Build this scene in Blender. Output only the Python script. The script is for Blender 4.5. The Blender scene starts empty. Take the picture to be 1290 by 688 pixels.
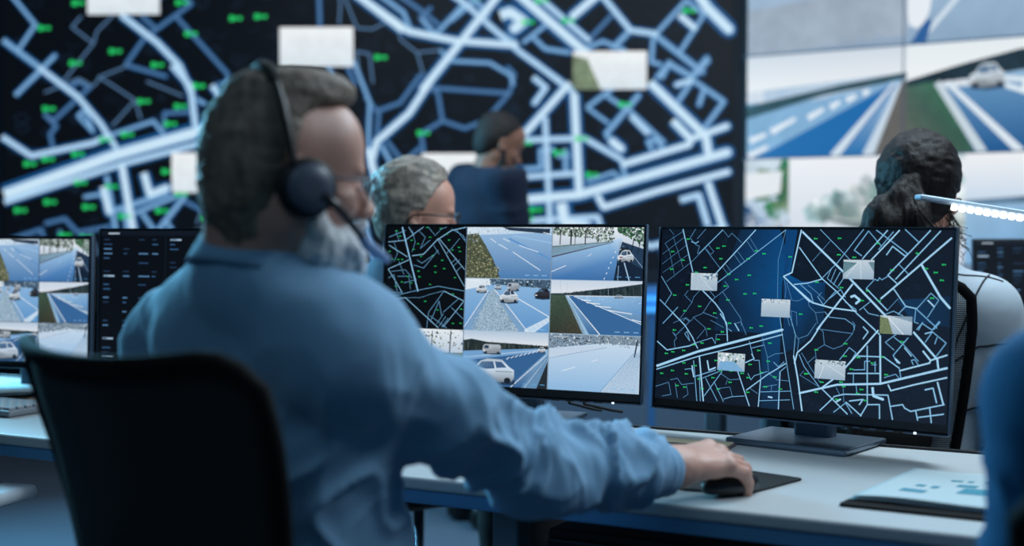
import bpy, bmesh, math, random
import numpy as np
from mathutils import Vector, Matrix
random.seed(7); rng = np.random.default_rng(7)
SC = bpy.context.scene; COL = SC.collection
PI = math.pi
EYE = 1.17           # camera height; every length below is in metres
F0, PITCH = 1700.0, 0.0375

def lin(c):
    return tuple(((x/255)/12.92 if x/255 <= .04045 else ((x/255+.055)/1.055)**2.4) for x in c)

# ---------------------------------------------------------------- materials
MATS = {}
def mat(name, rgb, rough=.5, metal=0., spec=.5, var=0., scale=20., bump=0., bscale=200., emit=None, estr=1., sss=0., stretch=(1,1,1), sheen=0., coat=0., contrast=0.):
    if name in MATS: return MATS[name]
    m = bpy.data.materials.new(name); m.use_nodes = True; nt = m.node_tree; b = nt.nodes['Principled BSDF']
    c = lin(rgb)
    b.inputs['Base Color'].default_value = (*c, 1); b.inputs['Roughness'].default_value = rough
    b.inputs['Metallic'].default_value = metal; b.inputs['Specular IOR Level'].default_value = spec
    if sss: b.inputs['Subsurface Weight'].default_value = sss; b.inputs['Subsurface Radius'].default_value = (.01,.004,.002)
    if sheen: b.inputs['Sheen Weight'].default_value = sheen
    if coat: b.inputs['Coat Weight'].default_value = coat
    if emit: b.inputs['Emission Color'].default_value = (*lin(emit), 1); b.inputs['Emission Strength'].default_value = estr
    tc = nt.nodes.new('ShaderNodeTexCoord'); mp = nt.nodes.new('ShaderNodeMapping')
    mp.inputs['Scale'].default_value = stretch; nt.links.new(tc.outputs['Object'], mp.inputs['Vector'])
    if var:
        n = nt.nodes.new('ShaderNodeTexNoise'); n.inputs['Scale'].default_value = scale; n.inputs['Detail'].default_value = 5
        nt.links.new(mp.outputs[0], n.inputs['Vector'])
        r = nt.nodes.new('ShaderNodeMapRange'); r.inputs[1].default_value = .3; r.inputs[2].default_value = .7
        r.inputs[3].default_value = 1-var; r.inputs[4].default_value = 1+var
        nt.links.new(n.outputs['Fac'], r.inputs[0])
        mx = nt.nodes.new('ShaderNodeVectorMath'); mx.operation = 'SCALE'; mx.inputs[0].default_value = c
        nt.links.new(r.outputs[0], mx.inputs['Scale']); nt.links.new(mx.outputs[0], b.inputs['Base Color'])
    if bump:
        n = nt.nodes.new('ShaderNodeTexNoise'); n.inputs['Scale'].default_value = bscale; n.inputs['Detail'].default_value = 3
        nt.links.new(mp.outputs[0], n.inputs['Vector'])
        bp = nt.nodes.new('ShaderNodeBump'); bp.inputs['Strength'].default_value = bump; bp.inputs['Distance'].default_value = .002
        nt.links.new(n.outputs['Fac'], bp.inputs['Height']); nt.links.new(bp.outputs[0], b.inputs['Normal'])
    MATS[name] = m; return m

def display_mat(name, strength=1.0, nscale=90., lift=(0,0,0)):
    """A lit screen: the picture is held in the mesh's colour attribute; its alpha says how speckled (leaves, gravel) a patch is."""
    m = bpy.data.materials.new(name); m.use_nodes = True; nt = m.node_tree
    b = nt.nodes['Principled BSDF']; b.inputs['Base Color'].default_value = (.006,.007,.01,1); b.inputs['Roughness'].default_value = .35
    b.inputs['Specular IOR Level'].default_value = .35
    a = nt.nodes.new('ShaderNodeAttribute'); a.attribute_name = 'Col'
    tc = nt.nodes.new('ShaderNodeTexCoord')
    n = nt.nodes.new('ShaderNodeTexNoise'); n.inputs['Scale'].default_value = nscale; n.inputs['Detail'].default_value = 4; n.inputs['Roughness'].default_value = .7
    nt.links.new(tc.outputs['Object'], n.inputs['Vector'])
    r = nt.nodes.new('ShaderNodeMapRange'); r.inputs[1].default_value = .36; r.inputs[2].default_value = .64; r.inputs[3].default_value = -1; r.inputs[4].default_value = 1
    nt.links.new(n.outputs['Fac'], r.inputs[0])
    mu = nt.nodes.new('ShaderNodeMath'); mu.operation = 'MULTIPLY_ADD'; mu.inputs[2].default_value = 1
    nt.links.new(r.outputs[0], mu.inputs[0]); nt.links.new(a.outputs['Alpha'], mu.inputs[1])
    sc = nt.nodes.new('ShaderNodeVectorMath'); sc.operation = 'SCALE'
    nt.links.new(a.outputs['Color'], sc.inputs[0]); nt.links.new(mu.outputs[0], sc.inputs['Scale'])
    nt.links.new(sc.outputs[0], b.inputs['Emission Color']); b.inputs['Emission Strength'].default_value = strength
    return m

# ---------------------------------------------------------------- objects
def link(name, me, m=None, parent=None, smooth=False):
    o = bpy.data.objects.new(name, me); COL.objects.link(o)
    if m is not None and not me.materials: me.materials.append(m)
    if smooth:
        for p in me.polygons: p.use_smooth = True
    if parent is not None: o.parent = parent
    return o
def tag(o, label=None, cat=None, group=None, kind=None):
    if label: o['label'] = label
    if cat: o['category'] = cat
    if group: o['group'] = group
    if kind: o['kind'] = kind
    return o
def thing(name, label, cat, loc=(0,0,0), rz=0., group=None):
    o = bpy.data.objects.new(name, None); COL.objects.link(o); o.location = loc; o.rotation_euler = (0,0,rz); o.empty_display_size = .1
    return tag(o, label, cat, group)
def copy_tree(o, parent=None):
    c = o.copy(); COL.objects.link(c); c.parent = parent
    for ch in list(o.children): copy_tree(ch, c)
    return c

class MB:
    """collects solid shapes into one mesh"""
    def __init__(s): s.bm = bmesh.new()
    def box(s, c, d, bev=0., seg=2, rot=None, taper=None):
        r = bmesh.ops.create_cube(s.bm, size=1.0); vs = r['verts']
        for v in vs:
            v.co = Vector((v.co.x*d[0], v.co.y*d[1], v.co.z*d[2]))
            if taper and v.co.z > 0: v.co.x *= taper[0]; v.co.y *= taper[1]
        if bev:
            es = list({e for v in vs for e in v.link_edges})
            rb = bmesh.ops.bevel(s.bm, geom=es, offset=bev, segments=seg, profile=.5, affect='EDGES')
            vs = list({v for f in rb['faces'] for v in f.verts} | {v for v in vs if v.is_valid})
        M = Matrix.Translation(c) @ (rot if rot is not None else Matrix.Identity(4))
        for v in vs: v.co = M @ v.co
        return s
    def tube(s, pts, rad, n=12, caps=True, flat=1.0):
        pts = [Vector(p) for p in pts]; rad = rad if isinstance(rad, (list, tuple)) else [rad]*len(pts)
        up = Vector((0,0,1)); rings = []; prev = None
        for i, p in enumerate(pts):
            t = (pts[min(i+1, len(pts)-1)]-pts[max(i-1, 0)]).normalized()
            a = prev if prev is not None else (up if abs(t.z) < .95 else Vector((1,0,0)))
            b = t.cross(a).normalized(); a = b.cross(t).normalized(); prev = a
            rings.append([s.bm.verts.new(p + (a*math.cos(k*2*PI/n)*flat + b*math.sin(k*2*PI/n))*rad[i]) for k in range(n)])
        for i in range(len(rings)-1):
            for k in range(n):
                s.bm.faces.new((rings[i][k], rings[i][(k+1)%n], rings[i+1][(k+1)%n], rings[i+1][k]))
        if caps: s.bm.faces.new(rings[0][::-1]); s.bm.faces.new(rings[-1])
        return s
    def lathe(s, prof, n=32, axis=Matrix.Identity(4)):
        rings = [[s.bm.verts.new(axis @ Vector((r*math.cos(k*2*PI/n), r*math.sin(k*2*PI/n), z))) for k in range(n)] for r, z in prof]
        for i in range(len(rings)-1):
            for k in range(n): s.bm.faces.new((rings[i][k], rings[i][(k+1)%n], rings[i+1][(k+1)%n], rings[i+1][k]))
        s.bm.faces.new(rings[0][::-1]); s.bm.faces.new(rings[-1]); return s
    def grid(s, fn, nu, nv):
        g = [[s.bm.verts.new(fn(i/nu, j/nv)) for j in range(nv+1)] for i in range(nu+1)]
        for i in range(nu):
            for j in range(nv): s.bm.faces.new((g[i][j], g[i+1][j], g[i+1][j+1], g[i][j+1]))
        return s
    def slab(s, fn, nu, nv, nrm, th):
        """closed sheet of thickness th following fn(u,v); nrm(u,v) gives its normal"""
        def a(i, j): return fn(i/nu, j/nv)
        F = [[s.bm.verts.new(a(i,j)) for j in range(nv+1)] for i in range(nu+1)]
        B = [[s.bm.verts.new(a(i,j)+nrm(i/nu,j/nv)*th) for j in range(nv+1)] for i in range(nu+1)]
        for i in range(nu):
            for j in range(nv):
                s.bm.faces.new((F[i][j],F[i+1][j],F[i+1][j+1],F[i][j+1])); s.bm.faces.new((B[i][j],B[i][j+1],B[i+1][j+1],B[i+1][j]))
        for i in range(nu):
            s.bm.faces.new((F[i][0],B[i][0],B[i+1][0],F[i+1][0])); s.bm.faces.new((F[i][nv],F[i+1][nv],B[i+1][nv],B[i][nv]))
        for j in range(nv):
            s.bm.faces.new((F[0][j],F[0][j+1],B[0][j+1],B[0][j])); s.bm.faces.new((F[nu][j],B[nu][j],B[nu][j+1],F[nu][j+1]))
        return s
    def build(s, name, m, parent=None, smooth=False):
        bmesh.ops.recalc_face_normals(s.bm, faces=s.bm.faces)
        me = bpy.data.meshes.new(name); s.bm.to_mesh(me); s.bm.free()
        return link(name, me, m, parent, smooth)

# ---------------------------------------------------------------- picture painter for the screens
class Screen:
    """a display W x H; pictures are laid on it as thin coloured shapes in its own plane, u right, v down (0..1)"""
    def __init__(s, W, H, eps=.00003): s.W, s.H, s.eps = W, H, eps; s.V=[]; s.Fc=[]; s.C=[]; s.L=1; s.view=(0,0,1,1)
    def cell(s, u0, v0, u1, v1): s.view = (u0,v0,u1,v1)
    def _p(s, u, v, clip=True):
        if clip: u = min(1, max(0, u)); v = min(1, max(0, v))
        a,b,c,d = s.view; return ((a+(c-a)*u)*s.W, (b+(d-b)*v)*s.H)
    def layer(s, n=1): s.L += n
    def poly(s, pts, cols, al=0.):
        n = len(s.V); k = len(pts)
        if not isinstance(cols[0], (tuple, list)): cols = [cols]*k
        for p, c in zip(pts, cols): s.V.append((*s._p(*p), s.L)); s.C.append((*lin(c), al))
        s.Fc.append(tuple(range(n, n+k)))
    def grad(s, pts, ct, cb, al=0.):
        vs = [p[1] for p in pts]; a, b = min(vs), max(vs)
        s.poly(pts, [tuple(ct[i]+(cb[i]-ct[i])*((p[1]-a)/max(1e-6,b-a)) for i in range(3)) for p in pts], al)
    def _quad(s, P, col, al):
        n = len(s.V)
        for x, y in P: s.V.append((min(s.W,max(0,x)), min(s.H,max(0,y)), s.L)); s.C.append((*lin(col), al))
        s.Fc.append(tuple(range(n, n+len(P))))
    def line(s, pts, w, col, w1=None, al=0., caps=True):
        """w in metres on the screen"""
        P = [s._p(*p) for p in pts]; w1 = w if w1 is None else w1; n = len(P)-1
        for i in range(n):
            (x0,y0),(x1,y1) = P[i],P[i+1]; d = math.hypot(x1-x0,y1-y0) or 1e-9; nx,ny = -(y1-y0)/d,(x1-x0)/d
            a = (w+(w1-w)*i/n)/2; b = (w+(w1-w)*(i+1)/n)/2
            s._quad([(x0+nx*a,y0+ny*a),(x1+nx*b,y1+ny*b),(x1-nx*b,y1-ny*b),(x0-nx*a,y0-ny*a)], col, al)
            if caps and i < n-1 or (caps == 2):
                s._quad([(x1+b*math.cos(k*PI/4), y1+b*math.sin(k*PI/4)) for k in range(8)], col, al)
    def speck(s, u0, v0, u1, v1, n, size, cols, al=.3, top=None, bot=None, asp=1.):
        a,b,c,d = s.view
        for _ in range(n):
            u = u0+(u1-u0)*random.random()
            lo = top(u) if top else v0; hi = bot(u) if bot else v1
            if hi <= lo: continue
            v = lo+(hi-lo)*random.random(); x, y = s._p(u, v); r = size*(.5+random.random()); k = random.choice(cols); ph = random.random()*6
            X0,Y0 = a*s.W, b*s.H; X1,Y1 = c*s.W, d*s.H
            P = [(min(X1,max(X0,x+asp*r*math.cos(ph+q*PI*.4)*(.6+.4*random.random()))), min(Y1,max(Y0,y+r*math.sin(ph+q*PI*.4)*(.6+.4*random.random())))) for q in range(5)]
            s._quad(P, k, al)
    def icon(s, u, v, e, col=(40,210,110)):
        """little camera sign: body, lens horn and a dot"""
        x, y = s._p(u, v)
        s._quad([(x-e*1.5,y-e*.62),(x-e*.35,y-e*.62),(x-e*.35,y+e*.62),(x-e*1.5,y+e*.62)], col, 0)
        s._quad([(x-e*.3,y-e*.1),(x+e*.25,y-e*.5),(x+e*.25,y+e*.5),(x-e*.3,y+e*.1)], col, 0)
        s._quad([(x+e*.5,y-e*.4),(x+e*1.5,y-e*.4),(x+e*1.5,y+e*.4),(x+e*.5,y+e*.4)], col, 0)
        if s.W < 1: s.L += 1; s._quad([(x-e*1.15,y-e*.28),(x-e*.7,y-e*.28),(x-e*.7,y+e*.28),(x-e*1.15,y+e*.28)], (12,40,45), 0); s.L -= 1
    def build(s, name, m, parent, loc):
        """stands upright facing local -y, top-left corner at loc"""
        me = bpy.data.meshes.new(name)
        me.from_pydata([(x, -l*s.eps, -y) for x, y, l in s.V], [], s.Fc); me.update()
        ca = me.color_attributes.new('Col', 'FLOAT_COLOR', 'POINT'); ca.data.foreach_set('color', np.array(s.C, dtype=np.float32).ravel())
        o = link(name, me, m, parent); o.location = loc; return o

# ---------------------------------------------------------------- smooth surfaces from blended volumes
def _hash(i, j, k):
    n = (i*374761393 + j*668265263 + k*2147483647) & 0xffffffff
    n = ((n ^ (n >> 13))*1274126177) & 0xffffffff
    return ((n ^ (n >> 16)) & 0xffff)/65535.
def vnoise(P):
    P = np.asarray(P, dtype=np.float64); I = np.floor(P).astype(np.int64); f = P-I; f = f*f*(3-2*f); r = 0
    for a in (0,1):
        for b in (0,1):
            for c in (0,1):
                w = (f[:,0] if a else 1-f[:,0])*(f[:,1] if b else 1-f[:,1])*(f[:,2] if c else 1-f[:,2])
                r = r + w*_hash(I[:,0]+a, I[:,1]+b, I[:,2]+c)
    return r
def smin(a, b, k):
    if k <= 0: return np.minimum(a, b)
    h = np.maximum(k-np.abs(a-b), 0)/k; return np.minimum(a, b)-h*h*k/4
class Vol:
    def __init__(s): s.ops = []; s.lo = np.full(3, 1e9); s.hi = np.full(3, -1e9)
    def _b(s, p, r): p = np.array(p, float); s.lo = np.minimum(s.lo, p-r); s.hi = np.maximum(s.hi, p+r)
    def cone(s, a, b, ra, rb, k=.02, op='+'):
        a = np.array(a, float); b = np.array(b, float)
        if op == '+': s._b(a, ra); s._b(b, rb)
        def f(P):
            d = b-a; t = np.clip(((P-a)@d)/max(d@d, 1e-12), 0, 1)
            return np.linalg.norm(P-a-t[:,None]*d, axis=1)-(ra+(rb-ra)*t)
        s.ops.append((op, f, k)); return s
    def chain(s, pts, rad, k=.02):
        for i in range(len(pts)-1): s.cone(pts[i], pts[i+1], rad[i], rad[i+1], k)
        return s
    def ell(s, c, r, M=None, k=.02, op='+'):
        c = np.array(c, float); r = np.array(r, float); M = np.eye(3) if M is None else M   # rows of M = axes
        if op == '+': s._b(c, r.max())
        def f(P):
            q = (P-c)@M.T; k0 = np.linalg.norm(q/r, axis=1); k1 = np.linalg.norm(q/(r*r), axis=1)
            return k0*(k0-1)/np.maximum(k1, 1e-9)
        s.ops.append((op, f, k)); return s
    def half(s, p, n, k=.004):
        """keep the side the normal points away from"""
        p = np.array(p, float); n = np.array(n, float); n = n/np.linalg.norm(n)
        s.ops.append(('&', lambda P: (P-p)@n, k)); return s
    def __call__(s, P):
        d = np.full(len(P), 1e3)
        for op, f, k in s.ops:
            v = f(P)
            if op == '+': d = smin(d, v, k)
            elif op == '-': d = -smin(-d, v, k)
            else: d = -smin(-d, -v, k)
        return d
    def mesh(s, h, disp=None, smooth=1):
        lo = s.lo-h*3; n = np.ceil((s.hi+h*3-lo)/h).astype(int)+1
        ax = [lo[i]+h*np.arange(n[i]) for i in range(3)]; F = np.empty(n, dtype=np.float32)
        yy, zz = np.meshgrid(ax[1], ax[2], indexing='ij'); base = np.stack([np.zeros(yy.size), yy.ravel(), zz.ravel()], 1)
        step = max(1, int(300000/base.shape[0]))
        for i0 in range(0, n[0], step):
            xs = ax[0][i0:i0+step]; P = np.tile(base, (len(xs),1)); P[:,0] = np.repeat(xs, base.shape[0])
            F[i0:i0+len(xs)] = s(P).reshape(len(xs), n[1], n[2])
        return nets(F, lo, h, disp, smooth)
def nets(F, lo, h, disp=None, smooth=1):
    S = F < 0; c = S[:-1,:-1,:-1]; cnt = np.zeros(c.shape, int)
    corners = [(a,b,d) for a in (0,1) for b in (0,1) for d in (0,1)]
    sl = lambda A, o: A[o[0]:A.shape[0]-1+o[0], o[1]:A.shape[1]-1+o[1], o[2]:A.shape[2]-1+o[2]]
    for o in corners: cnt += sl(S, o)
    act = np.argwhere((cnt > 0) & (cnt < 8)); idx = np.full(c.shape, -1, int); idx[tuple(act.T)] = np.arange(len(act))
    acc = np.zeros((len(act),3)); num = np.zeros(len(act))
    for i, o in enumerate(corners):
        for a in range(3):
            if o[a]: continue
            o2 = list(o); o2[a] = 1
            f0 = F[act[:,0]+o[0], act[:,1]+o[1], act[:,2]+o[2]]; f1 = F[act[:,0]+o2[0], act[:,1]+o2[1], act[:,2]+o2[2]]
            m = (f0 < 0) != (f1 < 0); t = np.where(m, f0/np.where(f0 == f1, 1, f0-f1), 0)
            p = np.tile(np.array(o, float), (len(act),1)); p[:,a] += t
            acc[m] += p[m]; num += m
    V = lo+(act+acc/num[:,None])*h; Q = []
    for a in range(3):
        b, d = (a+1)%3, (a+2)%3
        s0 = [slice(1,-1)]*3; s1 = [slice(1,-1)]*3; s0[a] = slice(0,-1); s1[a] = slice(1,None)
        A = S[tuple(s0)]; B = S[tuple(s1)]
        for sgn in (0,1):
            e = np.argwhere((A & ~B) if sgn == 0 else (~A & B)); e = e+1; e[:,a] -= 1
            def cell(db, dd):
                q = e.copy(); q[:,b] += db; q[:,d] += dd; return idx[tuple(q.T)]
            q = np.stack([cell(-1,-1), cell(0,-1), cell(0,0), cell(-1,0)], 1)
            Q.append(q if sgn == 0 else q[:, ::-1])
    Q = np.concatenate(Q); Q = Q[(Q >= 0).all(1)]
    for _ in range(smooth):
        A = np.zeros_like(V); N = np.zeros(len(V))
        for i in range(4):
            np.add.at(A, Q[:,i], V[Q[:,(i+1)%4]]); np.add.at(A, Q[:,i], V[Q[:,(i+3)%4]]); np.add.at(N, Q[:,i], 2)
        V = V*.5+.5*A/np.maximum(N,1)[:,None]
    if disp is not None:
        n = np.cross(V[Q[:,2]]-V[Q[:,0]], V[Q[:,3]]-V[Q[:,1]]); N = np.zeros_like(V)
        for i in range(4): np.add.at(N, Q[:,i], n)
        N /= np.maximum(np.linalg.norm(N, axis=1), 1e-12)[:,None]
        V = V+N*disp(V)[:,None]
    return V, Q
def vobj(name, parts, m, parent=None, org=(0,0,0)):
    V = []; Q = []; n = 0
    for v, q in parts: V.append(v); Q.append(q+n); n += len(v)
    V = np.concatenate(V); Q = np.concatenate(Q)
    me = bpy.data.meshes.new(name); me.vertices.add(len(V)); me.vertices.foreach_set('co', (V-np.array(org)).astype(np.float32).ravel())
    me.loops.add(Q.size); me.loops.foreach_set('vertex_index', Q.astype(np.int32).ravel())
    me.polygons.add(len(Q)); me.polygons.foreach_set('loop_start', np.arange(0, Q.size, 4, dtype=np.int32))
    me.update(calc_edges=True); me.validate()
    return link(name, me, m, parent, True)
# ---- street map: [weight, points...] in panel coordinates
MAP_ROADS=[[2,(0.019,0.091),(0.087,0.023)],
[2,(0.012,0.151),(0.096,0.052)],
[2,(0.011,0.207),(0.104,0.098)],
[2,(0.016,0.254),(0.111,0.151)],
[3,(0.032,0.304),(0.124,0.192),(0.151,0.15)],
[2,(0.019,0.091),(0.038,0.132),(0.06,0.261)],
[2,(0.05,0.053),(0.093,0.222)],
[2,(0.034,0.011),(0.053,0.044)],
[9,(0.086,0.011),(0.131,0.246)],
[8,(0.236,0.014),(0.151,0.146)],
[4,(0.135,0.01),(0.115,0.06),(0.138,0.097),(0.152,0.105),(0.145,0.146)],
[4,(0.173,0.01),(0.142,0.064)],
[8,(0.12,0.079),(0.137,0.089),(0.147,0.079)],
[3,(0.236,0.014),(0.258,0.054),(0.269,0.032),(0.306,0.082)],
[4,(0.169,0.109),(0.231,0.221)],
[3,(0.185,0.096),(0.206,0.133),(0.196,0.149),(0.178,0.121)],
[9,(0.355,0.013),(0.218,0.25)],
[7,(0.46,0.013),(0.198,0.333)],
[3,(0.325,0.074),(0.353,0.133)],
[3,(0.335,0.058),(0.364,0.121)],
[3,(0.281,0.147),(0.31,0.203)],
[3,(0.294,0.131),(0.321,0.184)],
[3,(0.242,0.217),(0.265,0.261)],
[3,(0.252,0.2),(0.276,0.244)],
[4,(0.46,0.013),(0.438,0.171),(0.441,0.372)],
[12,(0.513,0.012),(0.487,0.236),(0.459,0.257),(0.488,0.298),(0.551,0.384)],
[3,(0.459,0.257),(0.469,0.319),(0.467,0.37)],
[3,(0.47,0.287),(0.491,0.38),(0.511,0.383),(0.536,0.362)],
[3,(0.452,0.473),(0.459,0.514)],
[4,(0.478,0.471),(0.487,0.512)],
[3,(0.49,0.435),(0.508,0.442),(0.512,0.51)],
[3,(0.49,0.435),(0.495,0.511)],
[5,(0.011,0.275),(0.054,0.369),(0.03,0.429)],
[8,(0.009,0.405),(0.112,0.542)],
[6,(0.025,0.538),(0.08,0.443)],
[10,(0.171,0.346),(0.22,0.413),(0.25,0.468),(0.265,0.53)],
[3,(0.117,0.349),(0.104,0.375),(0.133,0.414),(0.091,0.504)],
[3,(0.16,0.347),(0.138,0.385),(0.133,0.414)],
[4,(0.199,0.349),(0.219,0.381),(0.267,0.321),(0.252,0.294)],
[4,(0.246,0.351),(0.315,0.487),(0.319,0.525)],
[4,(0.177,0.465),(0.201,0.406),(0.219,0.381)],
[4,(0.175,0.465),(0.231,0.493)],
[3,(0.065,0.531),(0.113,0.498),(0.131,0.517),(0.144,0.492),(0.172,0.473),(0.177,0.465)],
[9,(0.058,0.471),(0.111,0.542),(0.142,0.607),(0.162,0.662)],
[10,(0.24,0.467),(0.265,0.517),(0.271,0.612)],
[22,(0.008,0.776),(0.163,0.68),(0.32,0.604),(0.463,0.536)],
[9,(0.008,0.794),(0.17,0.703),(0.321,0.634),(0.464,0.561)],
[9,(0.006,0.637),(0.046,0.683),(0.131,0.652),(0.152,0.635)],
[5,(0.152,0.635),(0.214,0.6),(0.227,0.63)],
[13,(0.17,0.705),(0.192,0.944)],
[7,(0.149,0.73),(0.168,0.947)],
[6,(0.173,0.806),(0.181,0.946)],
[4,(0.227,0.63),(0.229,0.581),(0.267,0.578)],
[5,(0.025,0.536),(0.058,0.485)],
[4,(0.068,0.587),(0.077,0.599),(0.127,0.519),(0.111,0.503),(0.103,0.517)],
[3,(0.139,0.492),(0.189,0.55),(0.158,0.61)],
[3,(0.189,0.55),(0.196,0.593)],
[3,(0.205,0.505),(0.254,0.54)],
[4,(0.064,0.582),(0.081,0.612),(0.072,0.631),(0.076,0.666)],
[5,(0.111,0.587),(0.131,0.625),(0.12,0.573),(0.111,0.587)],
[10,(0.294,0.515),(0.31,0.553)],
[4,(0.3,0.515),(0.317,0.505),(0.337,0.572)],
[5,(0.272,0.547),(0.284,0.559)],
[6,(0.453,0.473),(0.46,0.536),(0.475,0.653),(0.513,0.941)],
[5,(0.486,0.458),(0.508,0.557),(0.505,0.666)],
[13,(0.505,0.666),(0.522,0.781),(0.541,0.946)],
[5,(0.349,0.605),(0.369,0.706),(0.387,0.704),(0.395,0.797)],
[4,(0.394,0.584),(0.414,0.676),(0.422,0.768),(0.451,0.799),(0.496,0.8)],
[5,(0.356,0.643),(0.401,0.622)],
[9,(0.338,0.722),(0.369,0.697),(0.36,0.673)],
[4,(0.414,0.688),(0.442,0.664),(0.469,0.657)],
[6,(0.437,0.707),(0.455,0.731),(0.473,0.703)],
[9,(0.346,0.867),(0.417,0.777),(0.479,0.711)],
[9,(0.311,0.764),(0.359,0.947)],
[7,(0.256,0.779),(0.194,0.918)],
[4,(0.25,0.788),(0.286,0.819),(0.324,0.81)],
[6,(0.197,0.821),(0.243,0.937)],
[5,(0.228,0.835),(0.266,0.938)],
[3,(0.241,0.872),(0.287,0.857),(0.298,0.908)],
[5,(0.266,0.925),(0.295,0.908),(0.341,0.898)],
[3,(0.272,0.846),(0.277,0.82)],
[5,(0.349,0.777),(0.361,0.81),(0.372,0.787),(0.416,0.76)],
[4,(0.357,0.853),(0.386,0.879)],
[9,(0.395,0.805),(0.391,0.946)],
[9,(0.461,0.755),(0.461,0.949)],
[6,(0.461,0.755),(0.48,0.728)],
[5,(0.397,0.869),(0.502,0.851)],
[5,(0.393,0.916),(0.498,0.897)],
[4,(0.435,0.826),(0.433,0.86)],
[4,(0.402,0.843),(0.452,0.824)],
[14,(0.423,0.891),(0.437,0.893)],
[4,(0.008,0.889),(0.058,0.86),(0.069,0.926),(0.035,0.939)],
[4,(0.063,0.846),(0.091,0.834),(0.108,0.867),(0.153,0.853)],
[4,(0.083,0.861),(0.094,0.94)],
[3,(0.126,0.865),(0.134,0.917),(0.116,0.937)],
[5,(0.117,0.782),(0.141,0.775),(0.152,0.809)],
[12,(0.144,0.757),(0.152,0.818)],
[8,(0.155,0.817),(0.232,0.773)],
[6,(0.185,0.822),(0.244,0.78)],
[13,(0.2,0.724),(0.208,0.776),(0.231,0.76)],
[17,(0.516,0.022),(0.664,0.235),(0.802,0.446)],
[9,(0.508,0.103),(0.588,0.262),(0.636,0.323),(0.709,0.437),(0.765,0.509)],
[3,(0.554,0.175),(0.611,0.069)],
[5,(0.576,0.01),(0.677,0.163)],
[6,(0.717,0.009),(0.637,0.18),(0.588,0.262)],
[8,(0.733,0.017),(0.69,0.115),(0.714,0.142)],
[9,(0.793,0.012),(0.717,0.158)],
[11,(0.83,0.012),(0.802,0.063),(0.746,0.161)],
[7,(0.811,0.02),(0.767,0.11)],
[8,(0.757,0.012),(0.802,0.063),(0.856,0.127),(0.852,0.139)],
[6,(0.733,0.017),(0.774,0.09)],
[8,(0.846,0.008),(0.888,0.069)],
[9,(0.924,0.012),(0.799,0.237),(0.827,0.275)],
[9,(0.954,0.015),(0.824,0.255)],
[14,(0.987,0.049),(0.781,0.354)],
[9,(0.792,0.137),(0.81,0.093),(0.852,0.143)],
[6,(0.733,0.306),(0.759,0.258),(0.769,0.266),(0.773,0.25),(0.781,0.261),(0.8,0.241)],
[9,(0.733,0.306),(0.802,0.411)],
[6,(0.829,0.178),(0.861,0.227)],
[19,(0.9,0.18),(0.96,0.336),(0.989,0.387)],
[9,(0.818,0.302),(0.858,0.388),(0.892,0.397)],
[8,(0.858,0.388),(0.836,0.428)],
[4,(0.834,0.351),(0.802,0.411)],
[6,(0.892,0.397),(0.932,0.319),(0.956,0.352),(0.925,0.437)],
[8,(0.892,0.401),(0.954,0.487)],
[11,(0.923,0.353),(0.943,0.383)],
[6,(0.889,0.394),(0.886,0.463),(0.898,0.469)],
[9,(0.495,0.298),(0.542,0.288),(0.588,0.266)],
[12,(0.495,0.306),(0.56,0.388),(0.623,0.411),(0.704,0.422)],
[14,(0.69,0.285),(0.58,0.525)],
[6,(0.518,0.297),(0.554,0.344),(0.563,0.385)],
[4,(0.542,0.296),(0.574,0.335),(0.601,0.373)],
[6,(0.578,0.358),(0.597,0.397),(0.636,0.323)],
[4,(0.575,0.359),(0.59,0.334)],
[3,(0.547,0.384),(0.55,0.408),(0.572,0.439),(0.603,0.433)],
[3,(0.572,0.439),(0.581,0.494)],
[5,(0.603,0.433),(0.619,0.459),(0.67,0.464),(0.698,0.493),(0.701,0.515)],
[5,(0.62,0.205),(0.606,0.261),(0.645,0.311)],
[5,(0.633,0.212),(0.617,0.28)],
[6,(0.648,0.227),(0.627,0.292)],
[6,(0.662,0.251),(0.643,0.299)],
[20,(0.684,0.352),(0.697,0.344),(0.715,0.366),(0.703,0.383)],
[6,(0.714,0.417),(0.747,0.372)],
[6,(0.667,0.377),(0.704,0.414)],
[6,(0.728,0.404),(0.744,0.431),(0.776,0.44)],
[6,(0.797,0.431),(0.821,0.414),(0.85,0.435)],
[7,(0.963,0.457),(0.945,0.494)],
[7,(0.912,0.461),(0.894,0.499)],
[7,(0.616,0.364),(0.651,0.315),(0.667,0.353)],
[9,(0.727,0.459),(0.781,0.533)],
[12,(0.599,0.482),(0.561,0.583),(0.517,0.65),(0.509,0.705)],
[4,(0.594,0.523),(0.696,0.536),(0.703,0.492),(0.694,0.475)],
[4,(0.696,0.536),(0.664,0.6),(0.636,0.619),(0.606,0.601),(0.6,0.535),(0.588,0.519)],
[4,(0.606,0.601),(0.577,0.631),(0.581,0.679)],
[4,(0.517,0.578),(0.549,0.558),(0.576,0.493)],
[4,(0.502,0.544),(0.52,0.583),(0.517,0.65)],
[4,(0.531,0.649),(0.553,0.7),(0.596,0.793)],
[6,(0.523,0.658),(0.542,0.719),(0.594,0.815)],
[4,(0.553,0.7),(0.575,0.666)],
[3,(0.542,0.741),(0.529,0.765),(0.597,0.819)],
[17,(0.528,0.859),(0.653,0.799),(0.79,0.777),(0.988,0.677)],
[15,(0.783,0.537),(0.79,0.773)],
[13,(0.777,0.512),(0.657,0.75),(0.602,0.823)],
[9,(0.744,0.592),(0.752,0.886),(0.732,0.945)],
[9,(0.715,0.647),(0.797,0.643),(0.846,0.693)],
[9,(0.685,0.738),(0.788,0.726)],
[7,(0.703,0.718),(0.739,0.713),(0.738,0.671),(0.754,0.669)],
[7,(0.771,0.668),(0.772,0.719)],
[5,(0.76,0.686),(0.776,0.684)],
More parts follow.
